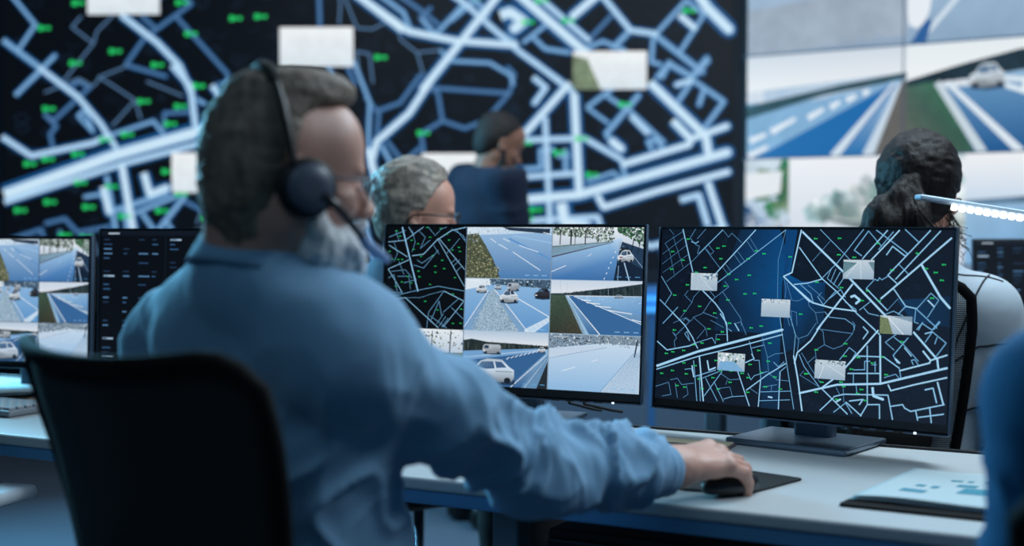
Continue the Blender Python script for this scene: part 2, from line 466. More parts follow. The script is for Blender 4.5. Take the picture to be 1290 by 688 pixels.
[6,(0.704,0.736),(0.705,0.788)],
[6,(0.687,0.607),(0.658,0.671)],
[6,(0.687,0.607),(0.709,0.631),(0.694,0.676)],
[9,(0.643,0.861),(0.676,0.844),(0.815,0.83),(0.832,0.947)],
[9,(0.602,0.823),(0.69,0.942)],
[9,(0.6,0.938),(0.643,0.866)],
[9,(0.683,0.882),(0.734,0.944)],
[7,(0.645,0.94),(0.683,0.887),(0.704,0.936)],
[10,(0.694,0.876),(0.738,0.862),(0.727,0.889)],
[9,(0.752,0.886),(0.79,0.88),(0.792,0.949)],
[22,(0.766,0.797),(0.77,0.84),(0.8,0.853)],
[4,(0.65,0.812),(0.662,0.846)],
[4,(0.673,0.809),(0.677,0.883)],
[5,(0.714,0.795),(0.718,0.834)],
[14,(0.652,0.886),(0.666,0.871)],
[11,(0.814,0.778),(0.823,0.807),(0.895,0.768),(0.989,0.723)],
[9,(0.825,0.884),(0.861,0.87),(0.867,0.886),(0.886,0.9),(0.985,0.853)],
[12,(0.962,0.747),(0.982,0.853)],
[10,(0.925,0.79),(0.95,0.778),(0.962,0.847)],
[9,(0.901,0.894),(0.908,0.939)],
[9,(0.907,0.927),(0.984,0.899)],
[9,(0.942,0.871),(0.949,0.945)],
[7,(0.846,0.693),(0.853,0.744),(0.868,0.733)],
[5,(0.8,0.746),(0.836,0.724),(0.848,0.744)],
[12,(0.847,0.706),(0.888,0.684),(0.937,0.658),(0.939,0.645),(0.987,0.615)],
[16,(0.884,0.511),(0.959,0.639),(0.963,0.68)],
[14,(0.915,0.601),(0.939,0.645)],
[6,(0.8,0.57),(0.842,0.515)],
[5,(0.8,0.57),(0.828,0.606)],
[8,(0.84,0.669),(0.826,0.632),(0.869,0.542)],
[15,(0.832,0.648),(0.846,0.668)],
[6,(0.826,0.542),(0.859,0.581),(0.903,0.653)],
[9,(0.859,0.59),(0.881,0.63)],
[7,(0.888,0.672),(0.882,0.651),(0.892,0.646),(0.906,0.678)],
[7,(0.921,0.559),(0.941,0.506),(0.983,0.557),(0.956,0.622)],
[9,(0.941,0.506),(0.92,0.517)],
[7,(0.956,0.53),(0.95,0.564)],
[8,(0.899,0.502),(0.909,0.467),(0.94,0.498)],
[8,(0.94,0.498),(0.96,0.455)],
[9,(0.728,0.498),(0.745,0.523),(0.73,0.559)]]
MAP_ICONS=[(0.108,0.066),(0.051,0.136),(0.092,0.183),(0.05,0.234),(0.177,0.221),(0.221,0.114),(0.243,0.102),(0.234,0.171),(0.361,0.125),(0.388,0.14),(0.333,0.168),(0.265,0.253),(0.339,0.256),(0.294,0.281),(0.254,0.318),(0.327,0.356),(0.361,0.352),(0.266,0.392),(0.163,0.433),(0.22,0.466),(0.108,0.461),(0.276,0.516),(0.113,0.318),(0.066,0.377),(0.479,0.154),(0.523,0.45),(0.145,0.248),(0.044,0.702),(0.11,0.679),(0.069,0.691),(0.03,0.814),(0.071,0.794),(0.113,0.747),(0.156,0.757),(0.124,0.806),(0.071,0.57),(0.201,0.553),(0.251,0.565),(0.276,0.517),(0.237,0.607),(0.178,0.632),(0.148,0.644),(0.354,0.535),(0.389,0.523),(0.422,0.61),(0.384,0.652),(0.419,0.705),(0.356,0.729),(0.233,0.721),(0.289,0.771),(0.251,0.775),(0.173,0.828),(0.224,0.815),(0.287,0.832),(0.245,0.874),(0.091,0.874),(0.12,0.879),(0.186,0.879),(0.351,0.8),(0.397,0.767),(0.444,0.785),(0.413,0.84),(0.352,0.877),(0.465,0.845),(0.549,0.756),(0.329,0.779),(0.562,0.058),(0.641,0.055),(0.641,0.139),(0.691,0.151),(0.764,0.079),(0.888,0.126),(0.812,0.211),(0.739,0.318),(0.775,0.365),(0.654,0.306),(0.721,0.368),(0.573,0.282),(0.967,0.179),(0.944,0.218),(0.963,0.255),(0.936,0.343),(0.915,0.2),(0.523,0.45),(0.58,0.63),(0.675,0.589),(0.675,0.652),(0.552,0.755),(0.603,0.792),(0.586,0.845),(0.675,0.805),(0.655,0.873),(0.697,0.715),(0.718,0.654),(0.793,0.644),(0.763,0.677),(0.807,0.73),(0.732,0.813),(0.72,0.834),(0.746,0.866),(0.851,0.563),(0.666,0.784)]
MAP_VIEWS=[[(0.127,0.254),(0.224,0.249),(0.224,0.344),(0.124,0.347)],[(0.387,0.379),(0.486,0.377),(0.486,0.471),(0.386,0.472)],[(0.654,0.166),(0.755,0.161),(0.756,0.261),(0.66,0.26)],[(0.779,0.44),(0.879,0.435),(0.881,0.522),(0.783,0.533)],[(0.238,0.685),(0.337,0.667),(0.337,0.768),(0.239,0.774)],[(0.577,0.681),(0.677,0.676),(0.679,0.774),(0.579,0.775)]]
SIDE_ROADS=[[20,(0.068,0.007),(0.142,0.402)],
[7,(0.012,0.107),(0.083,0.096),(0.136,0.036),(0.156,0.011)],
[8,(0.095,0.007),(0.117,0.066)],
[10,(0.113,0.19),(0.16,0.179),(0.211,0.095),(0.269,0.036),(0.327,0.011)],
[7,(0.214,0.085),(0.335,0.366)],
[7,(0.221,0.085),(0.332,0.269)],
[5,(0.269,0.026),(0.316,0.065),(0.328,0.094)],
[5,(0.289,0.031),(0.328,0.104)],
[4,(0.253,0.173),(0.272,0.143),(0.303,0.084)],
[4,(0.274,0.231),(0.293,0.202)],
[4,(0.281,0.251),(0.306,0.211)],
[4,(0.295,0.28),(0.314,0.25)],
[8,(0.016,0.127),(0.093,0.196)],
[8,(0.016,0.272),(0.1,0.215)],
[8,(0.016,0.272),(0.078,0.414)],
[4,(0.03,0.287),(0.088,0.275),(0.116,0.324)],
[4,(0.06,0.226),(0.082,0.305)],
[4,(0.055,0.316),(0.103,0.314),(0.111,0.393)],
[4,(0.083,0.355),(0.134,0.333)],
[6,(0.082,0.036),(0.015,0.077)],
[5,(0.041,0.037),(0.056,0.096)],
[4,(0.036,0.107),(0.052,0.176),(0.039,0.226)],
[4,(0.109,0.036),(0.124,0.106),(0.112,0.165)],
[4,(0.136,0.036),(0.164,0.076),(0.146,0.145),(0.184,0.095)],
[4,(0.176,0.016),(0.204,0.066),(0.229,0.026),(0.249,0.008)],
[4,(0.199,0.125),(0.223,0.178)],
[5,(0.134,0.215),(0.155,0.234),(0.2,0.184)],
[5,(0.02,0.417),(0.078,0.414)],
[5,(0.018,0.327),(0.041,0.306),(0.058,0.415)],
[5,(0.121,0.245),(0.162,0.263),(0.219,0.154)],
[6,(0.031,0.441),(0.125,0.403),(0.225,0.37),(0.33,0.395)],
[9,(0.045,0.456),(0.092,0.444),(0.231,0.619)],
[3,(0.092,0.444),(0.153,0.441),(0.193,0.42),(0.245,0.398)],
[5,(0.248,0.398),(0.189,0.528),(0.184,0.622)],
[9,(0.248,0.398),(0.33,0.454)],
[5,(0.23,0.458),(0.242,0.545)],
[5,(0.248,0.525),(0.305,0.445)],
[7,(0.33,0.458),(0.25,0.613)],
[5,(0.197,0.587),(0.23,0.458)],
[5,(0.196,0.548),(0.264,0.617)],
[5,(0.28,0.495),(0.328,0.56)],
[5,(0.224,0.595),(0.249,0.535)],
[5,(0.234,0.609),(0.259,0.549)],
[5,(0.244,0.614),(0.269,0.559)]]
SIDE_ICONS=[(0.172,0.018),(0.227,0.023),(0.184,0.077),(0.252,0.058),(0.261,0.093),(0.136,0.117),(0.046,0.039),(0.061,0.071),(0.109,0.096),(0.119,0.15),(0.15,0.194),(0.237,0.215),(0.198,0.187),(0.21,0.25),(0.246,0.264),(0.211,0.287),(0.147,0.316),(0.142,0.282),(0.191,0.361),(0.277,0.153),(0.302,0.136),(0.307,0.16),(0.285,0.415),(0.291,0.317),(0.174,0.462),(0.107,0.524),(0.225,0.512),(0.32,0.503),(0.289,0.589),(0.32,0.587),(0.017,0.164),(0.032,0.212),(0.056,0.213),(0.073,0.213),(0.098,0.315),(0.075,0.35),(0.114,0.354),(0.05,0.376)]
# ---------------------------------------------------------------- what the screens show
ROAD_HI=(140,194,230); ROAD_MD=(108,166,208); ROAD_LO=(82,134,178)
def draw_map(s, bg0, bg1, k=1.0, water=True, iconsize=.0024, views=True, case=None, lo=ROAD_LO, md=ROAD_MD, hi=ROAD_HI, ww=1.0):
    U = s.W/.614
    s.cell(0,0,1,1)
    s.poly([(.006,.012),(.994,.012),(.994,.952),(.006,.952)], [bg0, bg1, bg1, bg0]); s.layer()
    if water:
        wc=(10,62,112); we=(13,36,62)
        s.poly([(.30,.012),(.44,.012),(.47,.14),(.455,.3),(.46,.952),(.40,.952),(.39,.56),(.22,.56),(.24,.3)], [we,wc,wc,(8,74,128),we,we,(12,50,88),we,we])
        s.layer()
        s.poly([(.46,.012),(.5,.012),(.48,.25),(.52,.28),(.6,.28),(.60,.5),(.52,.62),(.47,.66),(.46,.3)], [wc,wc,(6,80,140),(8,70,125),(10,50,90),(12,40,70),(12,36,60),(12,40,70),wc]); s.layer()
        s.poly([(.83,.36),(.99,.33),(.99,.48),(.88,.46)], [(12,50,84),we,we,(12,50,90)]); s.layer()
    # faint building outlines
    for _ in range(520):
        u, v = random.uniform(.02,.96), random.uniform(.03,.93); e = random.uniform(.004,.012); a = random.choice((.35,-.5,.9,.1))
        c = (26,48,72) if random.random()<.6 else (20,36,56)
        pts = [(u+e*math.cos(a+q*PI/2), v+1.68*e*math.sin(a+q*PI/2)*.7) for q in range(4)]
        pts = [(min(.99,max(.01,x)), min(.945,max(.02,y))) for x,y in pts]
        s.line(pts+[pts[0]] if random.random()<.5 else pts[:3], .0005*U, c)
    s.layer()
    W = lambda w: (w*.00021*k+.00030)*U*ww
    if case:  # wider strips under the roads paint the bloom around the bright lines
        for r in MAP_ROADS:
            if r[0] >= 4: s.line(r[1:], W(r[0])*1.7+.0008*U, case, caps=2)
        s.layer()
    for lo_, hi_, c in ((0,4.5,lo),(4.5,8.5,md),(8.5,99,hi)):
        for r in MAP_ROADS:
            if lo_ <= r[0] < hi_: s.line(r[1:], W(r[0]), c, caps=2)
        s.layer()
    for r in MAP_ROADS:
        if r[0] >= 11: s.line(r[1:], W(r[0])*.45, (176,216,240) if water else (208,232,246), caps=2)
    s.layer()
    for u, v in MAP_ICONS: s.icon(min(.985,max(.02,u)), min(.94,max(.02,v)), iconsize*U)
    s.layer(2)
    if views:
        for i, q in enumerate(MAP_VIEWS):
            u0 = (q[0][0]+q[3][0])/2; u1 = (q[1][0]+q[2][0])/2; v0 = (q[0][1]+q[1][1])/2; v1 = (q[2][1]+q[3][1])/2
            s.cell(u0, v0, u1, v1)
            s.grad([(0,0),(1,0),(1,1),(0,1)], *((( 236,240,242),(214,226,234)) if not water else ((190,205,215),(150,175,195))), .05); s.layer()
            if not water: 
                if i == 3: s.poly([(0,.1),(.2,.2),(.38,1),(0,1)], (120,136,110), .3); s.layer()
                s.cell(0,0,1,1); continue
            if i in (0,): s.poly([(.1,0),(.3,0),(.9,1),(.0,1)], (170,190,205), .15); s.line([(.3,.1),(.75,.9)], .0012*U, (225,235,240)); s.speck(.45,0,1,.35,22,.003*U,[(90,120,150),(200,215,225)])
            if i == 1: s.speck(0,0,1,.22,30,.0016*U,[(40,70,90),(220,230,238),(120,150,170)])
            if i == 2: s.poly([(0,.1),(.45,.15),(0,.75)], (95,130,140), .3); s.line([(.55,.1),(.6,1)], .0007*U, (230,238,242)); s.line([(.5,.1),(.1,.9)], .0007*U, (225,235,242)); s.poly([(.8,.1),(1,.1),(1,.6)], (105,135,150), .3)
            if i == 3: s.poly([(0,.05),(.25,.15),(.42,1),(0,1)], (110,125,90), .35); s.line([(.25,.1),(.75,1)], .0011*U, (235,240,245)); s.poly([(.3,0),(1,0),(1,.3)], (125,150,170), .2)
            if i == 4: s.speck(0,0,1,.45,45,.0028*U,[(60,90,80),(200,215,220),(120,150,140),(235,240,242)]); s.poly([(.1,.5),(.6,.45),(1,1),(0,1)], (120,170,210), .1)
            if i == 5: s.speck(0,0,1,.2,34,.0016*U,[(50,80,100),(120,150,160)]); s.line([(.3,.3),(.15,1)], .0009*U, (225,235,242)); s.line([(.4,.25),(1,.8)], .0007*U, (225,235,242))
            s.layer()
    s.cell(0,0,1,1)

def car(s, x, y, w, h, col=(216,228,240), dark=(40,58,80), van=False):
    """car seen from the front quarter"""
    P = lambda l: [(x+w*a, y+h*b) for a, b in l]
    sh = tuple(int(c*.62) for c in col); mid = tuple(int(c*.82) for c in col)
    s.poly(P([(.04,.86),(.5,.98),(1.02,.86),(1.0,1.04),(.5,1.1),(.06,1.02)]), (36,58,84), .1); s.layer()
    if van: pts = [(.02,.5),(.06,.1),(.14,.0),(.9,.0),(.99,.12),(1,.7),(.95,.9),(.3,1),(.04,.86)]
    else: pts = [(.0,.62),(.05,.46),(.18,.38),(.3,.1),(.44,.0),(.74,.02),(.88,.3),(.99,.44),(1,.78),(.94,.92),(.4,1),(.04,.84)]
    s.poly(P(pts), [mid if p[1] < .2 else (col if p[1] < .6 else sh) for p in pts]); s.layer()
    if van: s.poly(P([(.08,.42),(.13,.12),(.34,.12),(.34,.46)]), dark); s.poly(P([(.4,.14),(.5,.14),(.5,.4),(.4,.42)]), mid)
    else:
        s.poly(P([(.22,.38),(.33,.13),(.56,.11),(.6,.40),(.4,.44)]), [dark, (90,120,150), dark, dark, dark]); s.poly(P([(.63,.38),(.60,.11),(.73,.12),(.84,.34)]), dark)
    s.poly(P([(.04,.62),(.16,.64),(.17,.72),(.06,.71)]), (240,246,250)); s.poly(P([(.3,.7),(.5,.72),(.5,.82),(.3,.8)]), sh)
    s.poly(P([(.62,.5),(.97,.5),(.97,.53),(.62,.54)]), sh); s.layer()
    for a in (.2, .86):
        s.poly([(x+w*(a+.07*math.cos(k*PI/4)), y+h*(.88+.13*math.sin(k*PI/4))) for k in range(8)], (22,30,42))
    s.layer()
def treeline(s, u0, u1, fn, hgt, n, cols, base=None, w=.008):
    """a wood far off: many narrow crowns standing on the line v = fn(u)"""
    for _ in range(n):
        u = random.uniform(u0, u1); v = fn(u); h = hgt(u)*random.uniform(.55,1.1); ww = w*random.uniform(.5,1.3); c = random.choice(cols)
        s.poly([(max(u0,u-ww),v),(max(u0,u-ww*.7),v-h*.6),(u,v-h),(min(u1,u+ww*.7),v-h*.55),(min(u1,u+ww),v)], c, .3)
def marks(s, U, x=.06, y=.9, col=(150,205,240)):
    for i in range(3): s.line([(x+.10*i, y),(x+.10*i+.055, y)], .0012*U, col)
LEAF=[(58,70,58),(92,104,76),(140,142,104),(32,42,40),(176,176,140)]
def cell_street(s, U):          # wide road, hedge on the left
    s.grad([(0,0),(1,0),(1,1),(0,1)], (150,186,220), (72,120,172), .08); s.layer()
    s.poly([(0,0),(1,0),(1,.1),(0,.16)], [(214,228,240),(190,210,226),(170,200,225),(205,220,235)], .3)
    s.speck(.15,0,.5,.1,26,.0016*U,[(60,80,80),(200,215,225),(110,130,120)]); s.layer()
    s.poly([(.42,.0),(.98,.03),(.97,.13),(.5,.06)], (34,48,66), .4)
    for i in range(14): s.line([(.5+.035*i,.02),(.5+.035*i,.08)], .0004*U, (120,150,180))
    s.line([(.55,.17),(1,.3)], .0026*U, (150,190,225), al=.1)
    s.line([(.5,.22),(1,.62)], .004*U, (92,146,200), al=.05); s.layer()
    s.poly([(0,.14),(.13,.12),(.22,.34),(.32,.62),(.41,1),(0,1)], (78,84,64), .8); s.layer()
    s.speck(0,.16,.4,1,520,.0016*U,LEAF, al=.5, top=lambda u:.16+max(0,u-.1)*2.2); s.layer()
    s.speck(0,.1,.15,.3,24,.0018*U,[(200,215,225),(60,80,90),(140,160,150)])
    for p in (((.55,.48),(.88,.83)),((.38,.33),(.49,.43)),((.28,.22),(.35,.3)),((.62,.35),(.85,.48)),((.43,.22),(.51,.28)),((.9,.1),(1,.14))):
        s.line(p, .0013*U, (232,240,248))
    s.layer(); marks(s, U, .7,.93)
def cell_avenue(s, U):          # tree-lined avenue with parked cars
    s.grad([(0,0),(1,0),(1,1),(0,1)], (226,234,240), (70,116,166), .05); s.layer()
    s.poly([(0,.38),(.62,.29),(.72,.2),(.78,.2),(.72,.6),(.7,1),(0,1)], [(150,188,222),(150,190,225),(200,220,238),(190,214,234),(90,140,192),(58,106,160),(62,112,170)], .05)
    s.poly([(0,.36),(.66,.26),(.69,.28),(0,.54)], [(84,104,92),(90,110,104),(130,160,180),(96,122,124)], .4)
    s.poly([(.74,.25),(1,.4),(1,1),(.7,1)], (36,58,84), .3); s.layer()
    s.speck(0,0,.68,.3,520,.0021*U,[(58,78,62),(86,108,86),(30,42,42),(120,138,118),(196,212,208),(40,58,50)], al=.5, bot=lambda u:.13+.18*u if u<.5 else .26); s.layer()
    for x, w in ((.09,.0022),(.21,.0032),(.255,.0014),(.37,.0024)): s.line([(x,.04),(x-.005,.33)], w*U, (26,34,38))
    s.poly([(0,.55),(.66,.28),(.66,.29),(0,.58)], (74,70,86)); s.layer()
    s.speck(.72,0,1,.3,330,.0021*U,[(24,66,44),(46,96,60),(16,40,34),(110,150,120)], al=.4, bot=lambda u:.05+(u-.7)*1.0); s.layer()
    s.line([(.9,.2),(.87,.46)], .002*U, (22,30,38)); s.line([(.97,.22),(.94,.5)], .0016*U, (22,30,38)); s.layer()
    car(s,.745,.32,.1,.14,(30,44,60)); car(s,.72,.42,.18,.24,(214,226,238)); s.poly([(.75,.55),(.78,.55),(.78,.57),(.75,.57)], (150,50,60)); s.layer()
    s.poly([(.72,.68),(.82,.62),(1,.78),(1,1),(.69,1)], (20,34,54), .2); s.layer()
    s.line([(.8,.66),(.86,1)], .0022*U, (170,200,228)); s.line([(.74,.72),(.735,1)], .0011*U, (150,186,220)); s.line([(.88,.5),(1,.75)], .0008*U, (160,190,220))
    s.line([(0,.85),(.16,.73)], .0013*U, (236,242,248)); s.line([(.4,.55),(.44,.5)], .0009*U, (220,232,244))
    for i in range(6): s.line([(.585+.022*i,1-.1*i-.02),(.595+.022*i,.95-.1*i)], .0016*U, (222,234,244))
    s.layer(); marks(s, U, .72,.93,(90,160,215))
def cell_median(s, U):          # gravel median between two carriageways
    s.grad([(0,0),(1,0),(1,1),(0,1)], (140,182,220), (92,146,198), .05); s.layer()
    s.poly([(0,0),(.3,0),(.3,.12),(0,.22)], (214,226,236), .2); s.poly([(.28,0),(1,0),(1,.17),(.3,.1)], (66,90,112), .6); s.layer()
    s.speck(.25,0,1,.15,90,.0018*U,[(40,58,74),(120,150,176),(24,36,48),(190,210,226)]); s.layer()
    s.poly([(.26,.28),(.31,.2),(.36,.2),(.42,.3),(.74,1),(.0,1)], (120,158,194), .15); s.layer()
    s.poly([(.29,.25),(.31,.2),(.34,.2),(.38,.3),(.64,1),(.11,1)], (146,172,192), .7); s.layer()
    s.speck(.1,.25,.64,1,700,.0008*U,[(96,120,140),(190,208,220),(64,90,116),(222,232,238)], top=lambda u:.25+(abs(u-.33)*2.3)); s.layer()
    s.line([(0,.95),(.28,.22)], .0013*U, (240,244,248)); s.line([(.35,.2),(.76,1)], .0015*U, (240,244,248)); s.line([(.62,.36),(1,.7)], .0015*U, (238,243,248))
    s.poly([(.72,.95),(1,.7),(1,.8),(.84,1),(.72,1)], (196,216,234), .1); s.layer()
    for i in range(5): s.line([(.75+.05*i,.9-.04*i),(.8+.05*i,.99-.04*i)], .0006*U, (140,180,214))
    car(s,.41,.2,.22,.25); car(s,.5,.07,.14,.15,(210,222,236),van=True); car(s,.82,.16,.2,.2,(58,56,66),(24,30,40)); car(s,.13,.12,.13,.15,(220,230,240)); car(s,.35,.1,.08,.1,(200,214,230))
    for i in range(7): s.line([(.03+.022*i,.03),(.043+.022*i,.03)], .0016*U, (236,242,248))
    marks(s, U, .8,.95)
def cell_highway(s, U, cars=True):      # grass verge left, lanes running away
    s.grad([(0,0),(1,0),(1,.3),(0,.3)], (196,210,226), (222,226,232)); s.grad([(0,.26),(1,.2),(1,1),(0,1)], (140,180,214), (62,108,156), .08); s.layer()
    s.poly([(0,.25),(.2,.24),(.42,.18),(.7,.12),(1,.04),(1,.27),(.3,.28),(0,.28)], (40,54,62), .5); s.layer()
    treeline(s,.12,1,lambda u:.27,lambda u:.03+.2*(u-.1),240,[(28,40,46),(42,58,62),(64,82,86),(22,32,38)],w=.014); s.layer()
    s.line([(.1,0),(.12,.25)], .0004*U, (110,130,150)); s.line([(.18,.05),(.19,.25)], .0003*U, (120,140,160)); s.line([(.63,.08),(.64,.26)], .0006*U, (150,175,200))
    s.poly([(.25,.3),(1,.28),(1,.62)], [(150,190,224),(132,172,208),(96,146,196)], .15)
    s.poly([(.2,.29),(.26,.29),(1,.8),(1,1),(.56,1)], (54,100,150), .1); s.layer()
    s.poly([(0,.28),(.16,.28),(.27,.55),(.4,1),(0,1)], [(66,86,70),(60,80,66),(52,64,50),(66,60,48),(48,54,44)], .55)
    s.poly([(.16,.28),(.18,.28),(.44,1),(.37,1)], (150,186,214), .1); s.layer()
    s.line([(.19,.29),(.56,1)], .0009*U, (238,243,248), .0018*U); s.line([(.26,.3),(.6,.52),(1,.78)], .0011*U, (226,236,246))
    for a, b, c, d in ((.5,.47,.67,.49),(.63,.54,.9,.6),(.9,.7,1,.74),(.4,.41,.55,.43),(.34,.36,.45,.37)): s.line([(a,b),(c,d)], .0014*U, (236,242,248))
    s.speck(.3,.28,1,.4,30,.0009*U,[(230,238,246),(90,130,170)]); s.layer()
    if cars: car(s,.7,.25,.1,.06,(190,206,222))
    marks(s, U, .72,.94)
def cell_motorway(s, U, cars=True):     # motorway with van and passing car
    s.grad([(0,0),(1,0),(1,.3),(0,.3)], (176,196,216), (228,232,238)); s.grad([(0,.25),(1,.25),(1,1),(0,1)], (146,184,216), (54,98,146), .08); s.layer()
    s.poly([(0,.18),(.1,.15),(.3,.2),(.6,.21),(1,.24),(1,.29),(.5,.32),(0,.38)], (34,46,50), .5); s.layer()
    treeline(s,0,1,lambda u:.37-.09*u,lambda u:.2-.14*u,260,[(26,36,38),(48,60,58),(70,82,80),(20,28,30)],w=.013); s.layer()
    s.poly([(0,.38),(.9,.28),(.9,.33),(0,.56)], (112,158,202), .1); s.poly([(0,.56),(.9,.34),(.98,.36),(.55,1),(0,1)], (52,96,144), .1)
    s.poly([(.7,1),(.99,.4),(1,.45),(.88,1)], (100,140,176), .15); s.poly([(.88,1),(1,.5),(1,1)], (34,40,46), .3); s.layer()
    s.line([(0,.5),(.9,.31)], .0013*U, (190,212,232)); s.line([(.58,1),(.98,.4)], .0016*U, (232,240,248), .0008*U); s.line([(.74,1),(.99,.45)], .001*U, (200,218,234), .0006*U)
    for i in range(8): s.line([(.52+.05*i,.5-.022*i),(.555+.05*i,.46-.022*i)], .0015*U, (226,236,246))
    if cars:
        s.layer(); car(s,.23,.24,.22,.17,(214,226,238),van=True); car(s,.88,.25,.09,.1,(222,232,242))
        s.layer(); car(s,.04,.50,.58,.44,(204,222,240),(60,92,130))
    s.layer(); marks(s, U, .72,.93,(90,170,225))
def cell_plaza(s, U):           # pale road with wide pavement
    s.grad([(0,0),(1,0),(1,1),(0,1)], (200,218,234), (140,182,220), .05); s.layer()
    s.poly([(0,0),(1,0),(1,.16),(.6,.14),(0,.26)], (120,140,158), .6); s.layer()
    s.speck(0,0,.6,.24,120,.0018*U,[(28,42,56),(150,176,198),(60,70,70),(214,226,236)], bot=lambda u:.26-.15*u); s.speck(.55,0,1,.15,50,.0018*U,[(70,84,80),(214,224,232),(150,166,170)]); s.layer()
    s.poly([(0,.27),(.6,.18),(.62,.22),(0,.44)], (190,208,226), .1); s.line([(0,.44),(.64,.21)], .0009*U, (90,130,170))
    s.poly([(.58,1),(.93,.3),(1,.25),(1,1)], (176,200,222), .2); s.layer()
    for i in range(14): s.line([(.62+.028*i*.9,1-.0*i),(.95+.004*i,.3)], .0004*U, (130,160,190))
    s.line([(.58,1),(.93,.3)], .0012*U, (110,150,190)); s.line([(.15,.66),(.3,.58)], .0011*U, (236,242,248)); s.line([(.48,.47),(.55,.43)], .001*U, (230,238,246))
    s.line([(.97,.06),(.94,.36)], .003*U, (24,34,50)); s.speck(.7,.12,.9,.2,14,.0012*U,[(30,40,50)])
    for i in range(7): s.line([(.05+.022*i,.05),(.063+.022*i,.05)], .0014*U, (236,242,248))
    marks(s, U, .7,.93,(110,180,226))
def cell_park(s, U):            # bare street trees
    s.grad([(0,0),(1,0),(1,1),(0,1)], (224,232,238), (96,140,184), .05); s.layer()
    s.poly([(0,.5),(1,.42),(1,.7),(0,.74)], (104,120,96), .5); s.speck(0,0,1,.35,120,.0022*U,[(50,66,56),(120,136,116),(30,40,40),(196,206,196)]); s.layer()
    for x, w in ((.2,.0022),(.45,.003),(.62,.002),(.85,.0026)): s.line([(x,.03),(x-.01,.55)], w*U, (24,30,34))
    s.line([(0,.8),(1,.66)], .001*U, (80,100,120))
def border(s, U, cells, c=(16,22,32)):
    pass

# ---------------------------------------------------------------- shared materials
M_black = mat('black_plastic', (14,14,16), .45, bump=.1)
M_bezel = mat('bezel_plastic', (10,11,13), .35)
M_silver = mat('brushed_aluminium', (132,146,160), .32, .9, bump=.1, stretch=(1,20,20))
M_rim = mat('monitor_rim', (92,108,126), .3, .8)
M_white = mat('desk_laminate', (176,180,182), .5, spec=.22, var=.04, scale=3)
M_edge = mat('desk_edge', (190,196,202), .4)
M_slate = mat('slate_panel', (42,52,66), .55, var=.06)
M_dark = mat('dark_panel', (12,13,16), .6)
M_leg = mat('desk_leg_paint', (128,136,146), .45)
M_rubber = mat('rubber', (9,9,10), .8)
M_fab = mat('chair_fabric', (13,12,13), .95, bump=.4, bscale=900, spec=.15)
def mesh_fabric(name, rgb, freq, hole):
    """woven mesh with real gaps: transparent where the holes are"""
    m = mat(name, rgb, .7); nt = m.node_tree; b = nt.nodes['Principled BSDF']
    tc = nt.nodes.new('ShaderNodeTexCoord'); sp = nt.nodes.new('ShaderNodeSeparateXYZ'); nt.links.new(tc.outputs['Object'], sp.inputs[0])
    def tri(sx, sz):
        a = nt.nodes.new('ShaderNodeMath'); a.operation='MULTIPLY'; a.inputs[1].default_value = freq*sx; nt.links.new(sp.outputs['X'], a.inputs[0])
        c = nt.nodes.new('ShaderNodeMath'); c.operation='MULTIPLY_ADD'; c.inputs[1].default_value = freq*sz; nt.links.new(sp.outputs['Z'], c.inputs[0]); nt.links.new(a.outputs[0], c.inputs[2])
        d = nt.nodes.new('ShaderNodeMath'); d.operation='SINE'; nt.links.new(c.outputs[0], d.inputs[0]); return d
    a, c = tri(1,.8), tri(-1,.8)
    mu = nt.nodes.new('ShaderNodeMath'); mu.operation='MULTIPLY'; nt.links.new(a.outputs[0], mu.inputs[0]); nt.links.new(c.outputs[0], mu.inputs[1])
    ab = nt.nodes.new('ShaderNodeMath'); ab.operation='LESS_THAN'; ab.inputs[1].default_value = hole; nt.links.new(mu.outputs[0], ab.inputs[0])
    nt.links.new(ab.outputs[0], b.inputs['Alpha']); return m
M_mesh_open = mesh_fabric('chair_mesh_open', (12,14,18), 900., -.05)
M_mesh_tight = mesh_fabric('chair_mesh_tight', (12,11,12), 1100., .93)

# ---------------------------------------------------------------- the room
b = MB(); b.box((0,3.2,-.05),(9.6,9.4,.1)); tag(b.build('floor', mat('floor_vinyl', (92,102,116), .45, var=.06, scale=2, bump=.05)), kind='structure')
b = MB(); b.box((0,7.4,1.6),(9.6,.12,3.2)); tag(b.build('wall_back', mat('wall_paint_dark', (16,24,38), .8, var=.05)), kind='structure')
b = MB(); b.box((4.74,3.0,1.6),(.12,8.7,3.2)); tag(b.build('wall_right', mat('wall_paint_dark', (16,24,38))), kind='structure')
b = MB(); b.box((-4.74,3.0,1.6),(.12,8.7,3.2)); tag(b.build('wall_left', mat('wall_paint_dark', (16,24,38))), kind='structure')

# ---------------------------------------------------------------- the video walls
YAW_D = .49
def along(yaw, P, a, n):      # a metres along a screen of that yaw, n metres behind it
    return (P[0]+a*math.cos(yaw)+n*math.sin(yaw), P[1]-a*math.sin(yaw)+n*math.cos(yaw))
vm = thing('map_video_screen', 'huge glowing city street map filling the back wall', 'video screen', (-.70,6.40,.80), -.03)
WW, WH = 3.508, 1.98
b = MB(); b.box((0,.06,1.05),(WW+.07,.10,WH+.08), .01); b.build('frame', mat('wall_frame', (26,34,46), .5), vm)
s = Screen(WW, WH, .0004)
draw_map(s, (7,9,14), (9,11,16), 1.55, water=False, iconsize=.0034, case=(22,84,140), lo=(84,120,158), md=(126,172,212), hi=(178,214,242), ww=1.25)  # the blue case colour is a painted glow around the roads
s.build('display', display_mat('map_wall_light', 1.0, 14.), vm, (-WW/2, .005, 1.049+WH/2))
b = MB(); b.box((0,.08,.0),(WW-.2,.30,.10), .01); b.box((-1.2,.1,-.42),(.1,.1,.76)); b.box((1.2,.1,-.42),(.1,.1,.76)); b.build('support', M_dark, vm)

